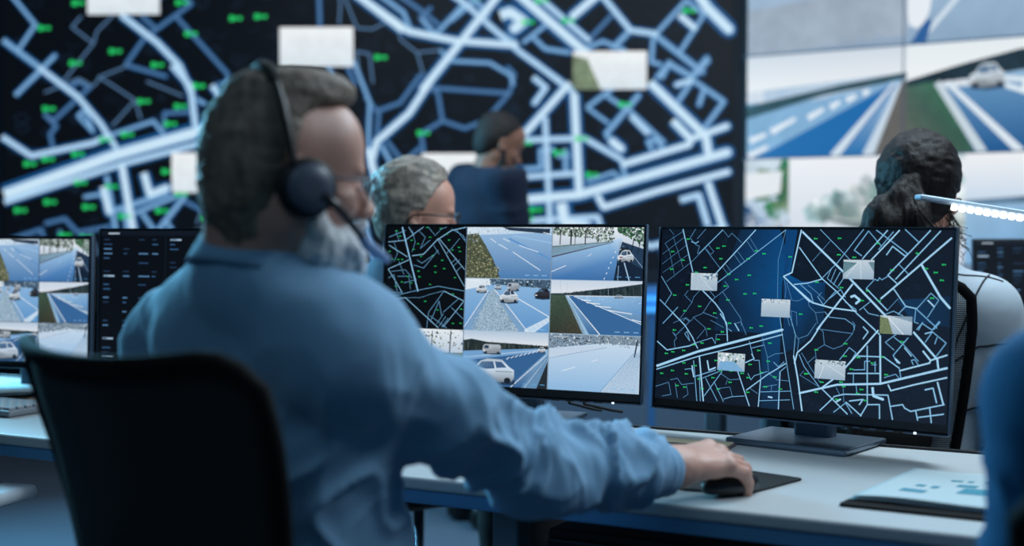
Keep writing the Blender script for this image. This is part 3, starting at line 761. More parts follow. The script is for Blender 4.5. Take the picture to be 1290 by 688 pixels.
CY = .60; CP = (1.085, 6.33)
vc = thing('camera_video_screen', 'tall video wall of bright road camera pictures behind the ponytailed woman', 'video screen', (*along(CY, CP, 1.55, 0), .80), -CY)
b = MB(); b.box((0,.06,.98),(3.14,.10,2.10), .01); b.build('frame', mat('wall_frame', (26,34,46)), vc)
CW, CH = 3.06, 1.892
s = Screen(CW, CH, .0004); U = 2.3
cu = lambda a: a/CW
rows = [0, .25, .5, .75, 1]   # top .. bottom, each .473 m
C4 = [0, .245, .50, .75, 1.0]
def wc(c0, c1, r): s.cell(c0, rows[r], c1, rows[r+1])
for r in (0,):
    for c in range(4): wc(C4[c], C4[c+1], r); (cell_plaza, cell_avenue, cell_street, cell_park)[c](s, U*1.6); s.layer()
# second row: bright empty carriageways
wc(C4[0], C4[1], 0); s.grad([(0,0),(1,0),(1,1),(0,1)], (170,196,222), (140,160,182), .05); s.layer(); s.poly([(0,.55),(1,.4),(1,.9),(0,1)], (156,170,186), .1); s.layer(); marks(s, U, .6,.9,(110,150,190)); s.layer()
wc(C4[1], C4[2], 0); s.grad([(0,0),(1,0),(1,1),(0,1)], (160,190,216), (138,164,190), .05); s.layer(); s.line([(.9,0),(.72,1)], .03, (214,226,236)); s.line([(.3,.55),(.05,1)], .022, (206,220,232)); s.line([(.62,.0),(.5,.3)], .02, (214,226,236)); s.poly([(.05+.085*math.cos(k*PI/6),.55+.3*math.sin(k*PI/6)) for k in range(12)], (228,234,240)); s.layer(); s.poly([(.02,.98),(.1,.78),(.14,.78),(.1,1)], (40,90,150)); s.layer()
wc(C4[0], C4[1], 1)
s.grad([(0,0),(1,0),(1,.45),(0,.45)], (206,216,226), (240,242,244)); s.grad([(0,.34),(1,.24),(1,1),(0,1)], (160,190,216), (22,104,168)); s.layer()
s.poly([(0,.48),(.3,.40),(.6,.32),(1,.24),(1,.3),(.5,.41),(0,.6)], (44,70,78), .3); s.poly([(0,.6),(.95,.3),(.98,.32),(.1,.98),(0,.96)], (128,170,206), .1); s.layer()
s.poly([(.0,1),(.12,.94),(.92,.34),(.94,.36),(.6,1)], (24,100,166)); s.poly([(.8,1),(.97,.32),(1,.32),(1,1)], (96,92,88), .1); s.layer()
for a in ((.02,.82,.13,.76),(.16,.74,.32,.62),(.4,.62,.5,.54),(.54,.53,.6,.48),(.64,.47,.7,.43),(.74,.42,.78,.39),(.01,.97,.14,.88)): s.line([a[:2], a[2:]], .028, (226,234,242), .016)
s.line([(.56,1),(.93,.33)], .04, (206,220,232), .012); s.line([(.77,1),(.965,.33)], .05, (196,212,226), .012); s.layer()
wc(C4[1], C4[2], 1)
s.grad([(0,0),(1,0),(1,.4),(0,.4)], (226,234,238), (240,242,244)); s.grad([(0,.34),(1,.2),(1,1),(0,1)], (110,156,196), (24,84,140)); s.layer()
s.poly([(0,.32),(.3,.2),(.6,.1),(1,.02),(1,.22),(.4,.32),(0,.38)], (28,46,56), .4); s.poly([(0,.36),(.16,.34),(.38,1),(0,1)], [(70,96,84),(60,110,84),(52,92,74),(90,90,80)], .15)
s.poly([(.4,.32),(1,.2),(1,.66),(.55,.45)], (140,176,208), .15); s.layer()
s.line([(.17,.35),(.42,1)], .03, (196,210,220), .04); s.line([(.22,.35),(.62,1)], .022, (216,228,238), .034); s.line([(.45,.35),(1,.72)], .02, (220,232,240)); s.line([(.62,.42),(1,.46)], .03, (226,236,242)); s.line([(.5,.34),(.8,.4)], .02, (220,232,240)); s.layer()
car(s,.34,.20,.19,.22,(212,224,234),(92,118,146)); s.layer()
for c in (2,3): wc(C4[c], C4[c+1], 1); (cell_plaza, cell_highway)[c-2](s, U*1.6); s.layer()
# third row starts part-way: avenue pictures
s.cell(0, .5, .07, .75); s.grad([(0,0),(1,0),(1,1),(0,1)], (200,212,222), (150,180,210), .1); s.layer(); s.speck(.3,.1,1,.5,30,.045,[(24,96,62),(40,120,74),(120,140,110)]); s.speck(0,.5,1,1,40,.045,[(70,120,170),(190,208,226),(226,234,240),(30,80,130)]); s.layer(); s.poly([(0,.14),(.85,.12),(.8,.34),(0,.4)], (226,230,234)); s.layer()
s.cell(.07, .5, .33, .75); s.grad([(0,0),(1,0),(1,1),(0,1)], (236,238,242), (196,208,222)); s.layer()
s.poly([(.12,.52),(.4,.42),(1,.36),(1,.66),(.5,.64)], (168,184,180), .3); s.speck(.14,.1,1,.55,120,.04,[(150,180,184),(214,224,228),(96,120,124),(236,240,242),(130,164,160)], top=lambda u:.5-.75*(u-.1)); s.layer()
s.poly([(.1,.54),(.6,.66),(1,.68),(1,.72),(.5,.72)], (120,134,134), .2); s.layer()
s.cell(.33, .5, .62, .75); s.grad([(0,0),(1,0),(1,1),(0,1)], (238,240,242), (120,176,220)); s.layer(); s.poly([(0,.42),(1,.3),(1,.36),(0,.48)], (90,120,146), .3); s.poly([(0,.47),(1,.38),(1,1),(0,1)], [(150,186,216),(120,170,212),(86,150,204),(130,178,218)], .08); s.layer(); s.line([(.62,.44),(.42,1)], .02, (216,228,238), .05); s.line([(.5,.1),(.52,.5)], .012, (120,140,156)); s.layer()
s.cell(.62, .5, 1, .75); cell_motorway(s, U*1.8); s.layer()
for c in range(4): wc(C4[c], C4[c+1], 3); (cell_median, cell_plaza, cell_motorway, cell_street)[c](s, U*1.6); s.layer()
s.cell(0,0,1,1); s.layer(3)
for c in (.245,.5,.75): s.line([(c,0),(c,.5)], .006, (60,80,100))
for r in (.25,.5,.75): s.line([(0,r),(1,r)], .007, (54,84,116))
s.build('display', display_mat('camera_wall_light', 1.0, 5.), vc, (-CW/2, .005, 1.609-.0))
b = MB(); b.box((0,.08,-.02),(2.8,.26,.10), .01); b.box((-1.1,.1,-.42),(.1,.1,.76)); b.box((1.1,.1,-.42),(.1,.1,.76)); b.build('support', M_dark, vc)
# low cabinet standing under the map screen
cb = thing('equipment_cabinet', 'low pale blue cabinet seen in the gap between the two desk monitors', 'cabinet', (.62,6.12,0), -.03)
b = MB(); b.box((0,0,.45),(1.0,.40,.86), .01); b.build('body', mat('cabinet_blue', (70,140,205), .35), cb)
for i in (-1,1): b = MB(); b.box((i*.25,-.205,.42),(.47,.018,.70), .004); d = b.build('door', mat('cabinet_grey', (96,112,132), .5), cb); b = MB(); b.box((i*.05,-.222,.5),(.014,.018,.14), .004); b.build('handle', M_silver, d)
b = MB(); b.box((0,-.21,.835),(.98,.02,.03)); b.box((0,-.21,.79),(.98,.02,.03)); b.build('light_strip', mat('cabinet_strip', (60,150,220), .4, emit=(70,160,230), estr=.9), cb)
# ---------------------------------------------------------------- desks
UD = (math.cos(YAW_D), -math.sin(YAW_D)); ND = (math.sin(YAW_D), math.cos(YAW_D))
def DS(sv, t, z=0.): return (sv*UD[0]+t*ND[0], sv*UD[1]+t*ND[1], z)
def desk(s0, s1, t0, t1, label, legs, pedestal=None, modesty=True, top=M_white, grp='desks of the control room'):
    d = thing('desk', label, 'desk', DS((s0+s1)/2, (t0+t1)/2), -YAW_D, grp); w = s1-s0; dp = t1-t0
    b = MB(); b.box((0,0,.729),(w,dp,.022), .006, 3); b.build('desktop', top, d)
    b = MB(); b.box((0,-dp/2+.018,.706),(w-.01,.022,.0245), .002); b.build('apron', mat('apron_blue_lit', (84,138,178), .5), d)  # blue light falling on the white front board, put into its colour
    b = MB(); b.box((0,dp/2-.012,.742),(w-.02,.010,.006), .001); b.build('rear_channel', mat('channel_black', (14,16,20), .4), d)
    if modesty: b = MB(); b.box((0,dp/2-.10,.585),(w-.2,.02,.21), .004); b.build('modesty_panel', M_slate, d)
    for x in legs:
        for y in (-dp/2+.12, dp/2-.06): b = MB(); b.box((x-(s0+s1)/2,y,.356),(.05,.05,.712), .006); b.build('leg', M_leg, d)
    return d
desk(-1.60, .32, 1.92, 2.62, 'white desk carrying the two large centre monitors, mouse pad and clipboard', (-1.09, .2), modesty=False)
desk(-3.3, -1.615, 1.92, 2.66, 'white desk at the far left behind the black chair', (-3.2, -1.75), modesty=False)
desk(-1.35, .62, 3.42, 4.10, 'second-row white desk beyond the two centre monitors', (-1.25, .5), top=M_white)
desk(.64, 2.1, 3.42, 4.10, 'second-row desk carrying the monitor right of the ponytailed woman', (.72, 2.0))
pd = thing('drawer_pedestal', 'black drawer pedestal under the centre desk', 'drawer unit', DS(-.80, 2.28), -YAW_D)
b = MB(); b.box((0,0,.34),(.40,.56,.64), .006); b.build('body', M_dark, pd)
for i in range(3):
    b = MB(); b.box((0,-.288,.14+.205*i),(.385,.018,.195), .003); dr = b.build('drawer', mat('drawer_front', (15,16,20), .5), pd)
    b = MB(); b.box((0,-.302,.19+.205*i),(.12,.012,.012), .003); b.build('handle', mat('handle_grey', (60,66,76), .4, .7), dr)
for x in (-.16,.16):
    for y in (-.22,.22): b = MB(); b.lathe([(.012,0),(.02,.004),(.02,.02),(.012,.024)], 12, Matrix.Translation((x,y,0))); b.build('foot', M_rubber, pd)

# ---------------------------------------------------------------- monitors
def monitor(label, px, py, yaw, cz, W, H, tilt, paint, deskz=.74, light=1.0, nsc=420., group='monitors on the desks', cable=False, base=(.25,.185)):
    t = thing('monitor', label, 'monitor', (px,py,deskz), -yaw, group)
    R = Matrix.Translation((0,0,cz)) @ Matrix.Rotation(-tilt, 4, 'X')     # top leans back
    b = MB(); b.box((0,.010,0),(W,.018,H), .003, 2); c = b.build('bezel', M_bezel, t); c.matrix_local = R
    b = MB(); b.box((0,.034,0),(W*.94,.034,H*.90), .014, 3); b.box((0,.055,-.0),(W*.42,.03,H*.5), .012, 2); c = b.build('back_cover', M_black, t); c.matrix_local = R
    b = MB(); b.box((0,-.0005,-H/2-.0012),(W,.018,.003), .001); b.box((W/2+.0008,.004,0),(.0024,.014,H), .0008); b.box((-W/2-.0008,.004,0),(.0024,.014,H), .0008); b.box((0,.008,H/2+.0006),(W,.012,.0016)); c = b.build('rim', M_rim, t); c.matrix_local = R
    for i in range(5): b = MB(); b.box((W*(.20+.052*i),-.0105,-H/2-.0005),(.019 if i<4 else .005,.003,.0038), .0008); c = b.build('button', M_black if i<4 else mat('power_light', (200,220,240), emit=(225,240,255), estr=1.3), t); c.matrix_local = R; (i==4 and c.__setitem__('label','glowing white power light'))
    s = Screen(W, H); paint(s)
    d = s.build('display', display_mat('screen_light', light, nsc), t, (0,0,0)); d.matrix_local = R @ Matrix.Translation((-W/2,-.0002,H/2))
    b = MB(); b.box((0,.095,.5*cz+.01),(.080,.034,cz-.02+.10), .008, 3); b.build('stand_column', mat('stand_steel', (70,84,100), .35, .6), t)
    b = MB(); b.box((0,.085,cz+.01),(.10,.05,.10), .01); b.build('mount', M_black, t)
    b = MB(); b.box((0,.055,.008),(base[0],base[1],.010), .003, 2); b.box((0,.055,.0025),(base[0]-.012,base[1]-.012,.005)); b.build('stand_base', M_silver, t)
    if cable:
        for k in (0,1):
            b = MB(); b.tube([(.10+.03*k,.06,cz-H/2+.05),(.11+.035*k,.08,cz-H/2-.02),(.135+.045*k,.15,.02),(.14+.05*k,.19,.012)], .0032, 8); b.build('cable', M_rubber, t, True)
    return t
def paint_cams(s):
    U = s.W/.614; c1, c2 = .332, .661; r = (.014,.318,.625,.948)
    s.cell(.006,.012,.994,.95); s.poly([(0,0),(1,0),(1,1),(0,1)], (6,8,11)); s.layer(); s.cell(0,0,1,1)
    for w in SIDE_ROADS:
        s.line([(min(.328,max(.008,a)), min(.62,max(.016,b_))) for a,b_ in w[1:]], (w[0]*.00013+.0003)*U, ROAD_HI if w[0]>6 else ROAD_MD, caps=2)
    s.layer()
    for a, b_ in SIDE_ICONS: s.icon(min(.32,max(.02,a)), b_, .0017*U)
    s.layer()
    g = .0016
    for fn, a, b_, i in ((cell_street,c1,c2,0),(cell_avenue,c2,.994,0),(cell_median,c1,c2,1),(cell_highway,c2,.994,1),(cell_park,.006,c1,2),(cell_motorway,c1,c2,2),(cell_plaza,c2,.994,2)):
        s.cell(a+g, r[i]+g, b_-g, r[i+1]-g); L = s.L; fn(s, U); s.L = max(L, s.L-0)
        s.L = L
    s.cell(0,0,1,1); s.L = 12
    for q in (c1, c2): s.line([(q,.014),(q,.948)], .0012*U, (150,176,200) if q == c2 else (120,150,180))
    for q in r[1:3]: s.line([(c1,q),(.994,q)], .0012*U, (160,186,208))
def paint_cams_small(s):
    U = s.W/.614; c = (.03,.335,.665,.985); r = (.02,.345,.655,.955)
    s.cell(0,0,1,1); s.poly([(.01,.012),(.99,.012),(.99,.96),(.01,.96)], (14,20,30)); s.layer(); fs = ((cell_plaza,cell_street,cell_avenue),(cell_park,cell_median,cell_highway),(cell_street,cell_motorway,cell_plaza))
    for i in range(3):
        for j in range(3): s.cell(c[j]+.002, r[i]+.002, c[j+1]-.002, r[i+1]-.002); L = s.L; fs[i][j](s, U*1.25); s.L = L
def paint_map(s): draw_map(s, (11,20,34), (14,22,36), 1.0)
def paint_list(seed, bg=(9,12,18)):
    def f(s):
        rr = random.Random(seed); U = s.W/.614
        s.cell(0,0,1,1); s.grad([(.006,.012),(.994,.012),(.994,.955),(.006,.955)], bg, bg); s.layer()
        s.grad([(.006,.012),(.994,.012),(.994,.045),(.006,.045)], (16,24,36), (14,20,30)); s.layer()
        s.line([(.30,.05),(.30,.95)], .0006*U, (30,48,68)); s.line([(.64,.05),(.64,.95)], .0006*U, (30,48,68))
        for (x0, x1) in ((.02,.29),(.32,.62),(.66,.97)):
            y = .07
            while y < .93:
                x = x0
                if rr.random() < .16: s.line([(x0,y),(x0+.05,y)], .0042*U, (150,176,200))
                for cx, wd in ((0,.04),(.09,.03),(.16,.05),(.22,.03)):
                    if x0+cx+wd < x1 and rr.random() < .62: s.line([(x0+cx,y),(x0+cx+wd*rr.uniform(.5,1),y)], .0032*U, rr.choice(((46,82,120),(36,64,96),(78,120,160),(30,50,76))))
                y += .030 if rr.random() < .9 else .055
        s.line([(.30,.62),(.99,.62)], .0012*U, (50,120,180)); s.line([(.5,.025),(.53,.025)], .005*U, (215,225,235))
        s.line([(.04,.03),(.09,.03)], .0035*U, (170,186,200))
    return f
monitor('large monitor showing a grid of road camera pictures and a strip of map', -.0098,2.8749,.4393,.243,.614,.366,.0824, paint_cams, cable=True)
monitor('large monitor showing a full-screen night-blue city street map', .5354,2.5599,.6764,.238,.614,.366,.0776, paint_map)
monitor('small monitor at the left edge showing a grid of camera pictures', -1.240,3.352,.25,.233,.43,.325,.05, paint_cams_small, base=(.2,.17))
monitor('dark monitor with columns of list text, left of the grey-bearded man', -.695,3.10,.35,.232,.614,.366,.05, paint_list(3), base=(.2,.17))
monitor('dark monitor with list text right of the ponytailed woman', 1.60,3.77,.02,.200,.614,.366,.05, paint_list(8))

# ---------------------------------------------------------------- small things on the desks
def rounded_sheet(name, pts, z, th, m, r=.012, parent=None, org=None):
    """thin rounded quadrilateral through four plan points"""
    P = [Vector((p[0],p[1])) for p in pts]; out = []
    for i in range(4):
        a, b_, c = P[i-1], P[i], P[(i+1)%4]; u = (a-b_).normalized(); v = (c-b_).normalized()
        for k in range(6):
            t = k/5; out.append((b_+u*r)*(1-t)**2 + b_*2*t*(1-t) + (b_+v*r)*t*t)
    cen = sum(P, Vector((0,0)))/4 if org is None else Vector(org)
    bm = bmesh.new(); lo = [bm.verts.new((p.x-cen.x, p.y-cen.y, 0)) for p in out]; hi = [bm.verts.new((p.x-cen.x, p.y-cen.y, th)) for p in out]
    n = len(out); bm.faces.new(lo[::-1]); bm.faces.new(hi)
    for i in range(n): bm.faces.new((lo[i], lo[(i+1)%n], hi[(i+1)%n], hi[i]))
    bmesh.ops.recalc_face_normals(bm, faces=bm.faces)
    me = bpy.data.meshes.new(name); bm.to_mesh(me); bm.free(); o = link(name, me, m, parent); o.location = (cen.x, cen.y, z) if parent is None else (0,0,z); return o
mp = rounded_sheet('mouse_pad', [(.487,2.237),(.367,2.107),(.25,2.160),(.402,2.316)], .7405, .003, mat('pad_cloth', (16,16,18), .95, bump=.3, bscale=1500))
tag(mp, 'black mouse pad under the right hand of the grey-bearded man', 'mouse pad')
ms = thing('computer_mouse', 'black computer mouse under the fingers of the grey-bearded man', 'mouse', (.345,2.118,.744), -1.0)
v = Vol(); v.ell((0,0,.012),(.030,.056,.024), k=.01).half((0,0,.001),(0,0,-1))
vobj('shell', [v.mesh(.0025)], mat('mouse_plastic', (16,17,20), .35), ms)
b = MB(); b.lathe([(.004,-.004),(.009,-.003),(.009,.003),(.004,.004)], 16, Matrix.Translation((0,.032,.028)) @ Matrix.Rotation(PI/2,4,'Y')); b.build('scroll_wheel', M_rubber, ms, True)
# clipboard: corners in plan, front-left / back-left ...
cbp = [(.493,2.028),(.686,2.305),(.894,2.187),(.701,1.910)]
cc = (.69,2.11)
cl = thing('clipboard', 'black clipboard with printed sheets at the right end of the desk', 'clipboard', (*cc,.7405))
o = rounded_sheet('board', cbp, 0, .004, mat('board_black', (12,10,10), .8, spec=.15), .01, cl, cc)
def sheet(z, dx, lift, nm, m):
    a = Vector((.520,2.055,0))+Vector((dx,0,0)); c = Vector((.690,2.300,0)); e = Vector((.878,2.190,0)); f = Vector((.708,1.945,0))
    b = MB()
    def fn(u, w):
        p = a*(1-u)*(1-w)+f*u*(1-w)+c*(1-u)*w+e*u*w
        return Vector((p.x-cc[0], p.y-cc[1], z+lift*(1-w)**2*(.4+.6*math.sin(u*PI))+.001*math.sin(u*7+w*3)))
    b.slab(fn, 16, 16, lambda u,w: Vector((0,0,1)), .0006); return b.build(nm, m, cl, True)
M_paper = mat('paper', (176,190,194), .85, spec=.2)
for i in range(3): sheet(.005+.0014*i, .003*i-.003, .002+.002*i, 'sheet', M_paper)
for (u, w, du, dw) in ((.22,.24,.17,.09),(.25,.44,.06,.06),(.36,.43,.05,.07),(.40,.70,.08,.04),(.50,.54,.14,.07),(.58,.34,.24,.17),(.64,.70,.17,.07),(.52,.70,.04,.04)):
    a = Vector((.520,2.055,0)); c = Vector((.690,2.300,0)); e = Vector((.878,2.190,0)); f = Vector((.708,1.945,0))
    def fn(x, y, u=u, w=w, du=du, dw=dw):
        U_, W_ = u+du*x, w+dw*y; p = a*(1-U_)*(1-W_)+f*U_*(1-W_)+c*(1-U_)*W_+e*U_*W_
        return Vector((p.x-cc[0], p.y-cc[1], .0087+.006*(1-W_)**2*(.4+.6*math.sin(U_*PI))+.001*math.sin(U_*7+W_*3)))
    b = MB(); b.slab(fn, 3, 3, lambda x,y: Vector((0,0,1)), .0003); b.build('printed_mark', mat('teal_ink', (50,130,150), .8), cl)
# notebook and envelope by the forearm
nb = thing('notebook', 'thin cream notebook lying behind the forearm of the grey-bearded man', 'notebook', (*DS(-.98,2.42)[:2],.7405), -YAW_D+.06)
b = MB(); b.box((0,0,.002),(.30,.10,.004), .001); b.build('cover', mat('cover_brown', (96,84,92), .7), nb); b = MB(); b.box((0,.028,.0055),(.29,.045,.003), .0008); b.build('pages', mat('cream_paper', (205,190,160), .8), nb)
fo = DS(-.93,2.31); b = MB(); b.box((0,0,.0025),(.20,.11,.005), .0015); o = b.build('folder', mat('folder_blue', (44,92,146), .6)); o.location = (fo[0],fo[1],.7405); o.rotation_euler = (0,0,-YAW_D+.1); tag(o, 'blue folder lying flat beside the mouse hand', 'folder')
pp = thing('paper_stack', 'small stack of curled white papers on the far left desk', 'papers', (-1.30,3.34,.7405), -.2)
for i in range(3):
    b = MB(); b.slab(lambda u,w,i=i: Vector((-.15+.30*u+.01*i, -.10+.20*w, .001+.006*i+.012*u*u*(i>0))), 10, 4, lambda u,w: Vector((0,0,1)), .0008); b.build('sheet', M_paper if i else mat('card_brown', (150,130,112), .8), pp, True)
ky = thing('keyboard', 'pale keyboard on the far left desk', 'keyboard', (-1.25,3.10,.7405), -YAW_D)
b = MB(); b.box((0,0,.008),(.40,.13,.014), .004); b.build('case', mat('key_case', (120,124,130), .5), ky)
for r_ in range(5):
    b = MB()
    for c_ in range(15): b.box((-.182+.026*c_,-.048+.024*r_,.018),(.021,.019,.008), .002, 1)
    b.build('key_row', mat('key_caps', (150,152,156), .6), ky)

# ---------------------------------------------------------------- lamp bar on a floor stand
lp = thing('floor_lamp', 'slim LED bar lamp reaching in from the right past the ponytailed woman', 'lamp', (1.62,2.86,0), 0)
b = MB(); b.lathe([(.14,0),(.15,.004),(.15,.018),(.13,.024),(.02,.028)], 40); b.build('base', M_black, lp, True)
b = MB(); b.tube([(0,0,.02),(0,0,1.12)], .011, 16); b.build('pole', M_silver, lp, True)
hd = Matrix.Rotation(-.045, 4, 'Y')
A0 = Vector((-.765,-.02,1.218)); A1 = Vector((.02,.0,1.095))
dirv = (A1-A0).normalized(); ang = math.atan2(-dirv.z, dirv.x); RM = Matrix.Rotation(ang, 4, 'Y'); Lh = (A1-A0).length; mid = (A0+A1)/2
b = MB(); b.box(mid+Vector((0,0,.006)), (Lh,.045,.011), .004, 3, RM); b.build('lamp_head', mat('lamp_blue_grey', (176,196,214), .4, .1), lp)
b = MB(); b.box(mid+dirv*.03+Vector((0,-.012,-.005)), (Lh-.09,.016,.010), .003, 2, RM); b.build('diffuser', mat('lamp_diffuser', (150,160,170), .4, emit=(230,236,240), estr=.55), lp)
for i in range(39):
    p = A0+dirv*(.070+.0176*i)+Vector((0,-.018,-.006)); b = MB(); b.box(p, (.0125,.010,.014), .003, 2, RM); b.build('led', mat('led_white', (240,240,240), emit=(255,252,246), estr=1.9), lp)
# ---------------------------------------------------------------- office chairs
def office_chair(label, x, y, rz, mesh_m, frame_m, arms=False, zt=1.0, group='office chairs at the desks', hw=.24, armcol=None):
    """the sitter looks along local +y"""
    t = thing('office_chair', label, 'chair', (x,y,0), rz, group)
    def prof(u, w):      # u -1..1 across, w 0..1 up
        W_ = (.155+(hw-.155)*min(1, w*1.15)**.8)
        # rounded upper corners, wings standing slightly higher
        xx = u*W_; top = zt-.022*(1-abs(u)**2.2)
        if abs(u) > .72: top -= .045*((abs(u)-.72)/.28)**2.5
        z = .53+(top-.53)*w
        yy = -.235+.085*abs(u)**2.4+.035*math.sin(w*PI)*.8-.05*w
        return Vector((xx, yy, z))
    b = MB(); b.slab(lambda u,w: prof((u*2-1)*.97, w*.985), 26, 22, lambda u,w: Vector((0,-1,0)), .006); b.build('back_mesh', mesh_m, t, True)
    loop = [prof(-1,w/14) for w in range(15)]+[prof(-1+2*k/24,1) for k in range(1,24)]+[prof(1,1-w/14) for w in range(15)]
    b = MB(); b.tube([p+Vector((0,-.004,0)) for p in loop]+[loop[0]+Vector((0,-.004,0))], .0115, 10); b.build('back_frame', frame_m, t, True)
    b = MB(); b.tube([(0,-.10,.43),(0,-.25,.45),(0,-.285,.56),(0,-.275,.78)], [.028,.026,.024,.015], 12); b.build('spine', frame_m, t, True)
    def lum(u, w): return prof((u*2-1)*.8, .22+.16*w)+Vector((0,-.025-.018*math.sin(w*PI),0))
    b = MB(); b.slab(lum, 16, 6, lambda u,w: Vector((0,-1,0)), .012); b.build('lumbar_support', frame_m, t, True)
    v = Vol(); v.ell((0,.03,.475),(.25,.245,.04), k=.01).ell((0,.03,.49),(.235,.23,.035), k=.02); vobj('seat', [v.mesh(.009)], M_fab, t)
    b = MB(); b.box((0,.0,.425),(.20,.24,.04), .012); b.build('mechanism', M_black, t)
    b = MB(); b.lathe([(.022,.10),(.022,.26),(.015,.262),(.015,.42)], 20); b.build('gas_column', M_silver, t, True)
    for k in range(5):
        a = k*2*PI/5+.3; d = Vector((math.cos(a), math.sin(a), 0))
        b = MB(); b.tube([d*.02+Vector((0,0,.115)), d*.15+Vector((0,0,.10)), d*.30+Vector((0,0,.075))], [.026,.022,.015], 10); l = b.build('star_leg', frame_m, t, True)
        b = MB(); b.lathe([(.012,-.022),(.028,-.020),(.03,0),(.028,.020),(.012,.022)], 20, Matrix.Translation(d*.30+Vector((0,0,.031))) @ Matrix.Rotation(a,4,'Z') @ Matrix.Rotation(PI/2,4,'X')); b.build('caster', M_rubber, l, True)
    if arms:
        for sx in (-1,1):
            b = MB(); b.tube([(sx*.22,.02,.44),(sx*.30,.02,.45),(sx*.31,.02,.62)], [.014,.014,.013], 10); am = b.build('armrest', frame_m, t, True)
            b = MB(); b.box((sx*.31,.04,.635),(.085,.26,.028), .012, 3); b.build('arm_pad', armcol or M_black, am, True)
    return t
M_cframe = mat('chair_frame', (9,9,10), .85, spec=.2)
def rz_of(fx, fy): return math.atan2(-fx, fy)
office_chair('black mesh-back office chair filling the lower left foreground', -.318,1.765, rz_of(.64,.77), M_mesh_tight, M_cframe, zt=1.030, hw=.228)
office_chair('black office chair with see-through mesh back, the ponytailed woman sits in it', .865,3.13, rz_of(.46,.88), M_mesh_open, M_cframe, zt=1.055, hw=.225)
office_chair('empty office chair with a grey armrest at the far left edge', -1.33,2.62, rz_of(.30,.95), M_mesh_tight, M_cframe, arms=True, zt=.96, armcol=mat('arm_grey', (160,168,176), .5))
office_chair('office chair under the grey-haired man in glasses', -.255,3.66, rz_of(.80,.60), M_mesh_tight, M_cframe, zt=.97)
office_chair('office chair in the right foreground under the person in deep blue', .775,1.30, rz_of(.47,.88), M_mesh_tight, M_cframe, zt=.94)

# ---------------------------------------------------------------- people
def V3(*a): return np.array(a, float)
def frame_of(ang, pitch=0., roll=0.):
    """rows: forward, right, up for someone facing angle ang (0 = +x, 90 = +y)"""
    a = math.radians(ang); f = V3(math.cos(a), math.sin(a), 0); r = V3(math.sin(a), -math.cos(a), 0); u = V3(0,0,1)
    p = math.radians(pitch); f, u = f*math.cos(p)-u*math.sin(p), u*math.cos(p)+f*math.sin(p)
    q = math.radians(roll); r, u = r*math.cos(q)-u*math.sin(q), u*math.cos(q)+r*math.sin(q)
    return np.array([f, r, u])
def loc(C, M, f, r, u): return C+M[0]*f+M[1]*r+M[2]*u
def head_vol(v, C, M, s=1., jaw=1., nose=1.):
    L = lambda f,r,u: loc(C, M, f*s, r*s, u*s)
    E_ = lambda c, rad, k, op='+': v.ell(L(*c), V3(*rad)*s, M, k, op)
    E_((-.012,0,.042),(.102,.076,.088),.02); E_((.030,0,-.022),(.062,.058,.085),.03)
    E_((.058,0,.048),(.040,.056,.052),.03)
    for q in (-1,1): v.cone(L(-.005,q*.052,-.055), L(.066,q*.018,-.098), .018*s*jaw, .020*s*jaw, .03)
    E_((.072,0,-.100),(.024,.026,.020),.02)
    for q in (-1,1): E_((.062,q*.036,-.028),(.026,.022,.020),.02)                # cheeks
    E_((.086,0,.016),(.016,.046,.010),.012)                                     # brow
    for q in (-1,1): E_((.094,q*.031,-.004),(.014,.017,.012),.010,'-')
    for q in (-1,1): E_((.080,q*.031,-.004),(.013,.013,.012),.003)
    v.cone(L(.090,0,.002), L(.114*nose,0,-.034), .009*s, .012*s, .012); E_((.106,0,-.038),(.014,.017,.009),.008)
    E_((.093,0,-.062),(.012,.024,.007),.008); E_((.091,0,-.074),(.012,.021,.007),.006)
    for q in (-1,1):
        E_((-.006,q*.079,-.006),(.020,.008,.032),.006); E_((.000,q*.084,-.004),(.011,.006,.019),.004,'-')
def neck_vol(v, C, M, base, r0=.055, r1=.066, s=1.):
    v.cone(loc(C,M,-.020*s,0,-.045*s), base, r0, r1, .03)
HS = .004
class Fig: pass
def ridge(P, A, seed=0.):
    n = vnoise(P@A.T+seed+50); return 1-np.abs(2*n-1)
def cloth_disp(segs, amp=.006, base=.004):
    """folds run across each limb; segs = list of (a,b,strength)"""
    def f(P):
        out = base*(ridge(P, np.diag([9.,9.,5.]), 3.)-.5)+base*.4*(vnoise(P*28+9)-.5)
        for a, b, r, st, fr in segs:
            d = b-a; L = np.linalg.norm(d); d = d/L; t = (P-a)@d; per = P-a-t[:,None]*d; dist = np.linalg.norm(per, axis=1)
            w = np.clip(1-(dist-r)/.04, 0, 1)*np.clip(1-np.abs(t/L-.5)*2+.35, 0, 1)
            wv = (vnoise(P*11+31)-.5)*2.2
            q = np.stack([t*fr*.8+per@V3(.8,.5,-.9)*16+wv, per[:,0]*13+wv, per[:,2]*13+t*4], 1)
            q2 = np.stack([t*fr*1.7+per@V3(-.7,.4,.8)*22+wv, per[:,0]*20, per[:,2]*20+t*9], 1)
            out += w*st*(ridge(q, np.eye(3), 7.)**3-.25+.35*(ridge(q2, np.eye(3), 17.)**3-.25))
        return out
    return f

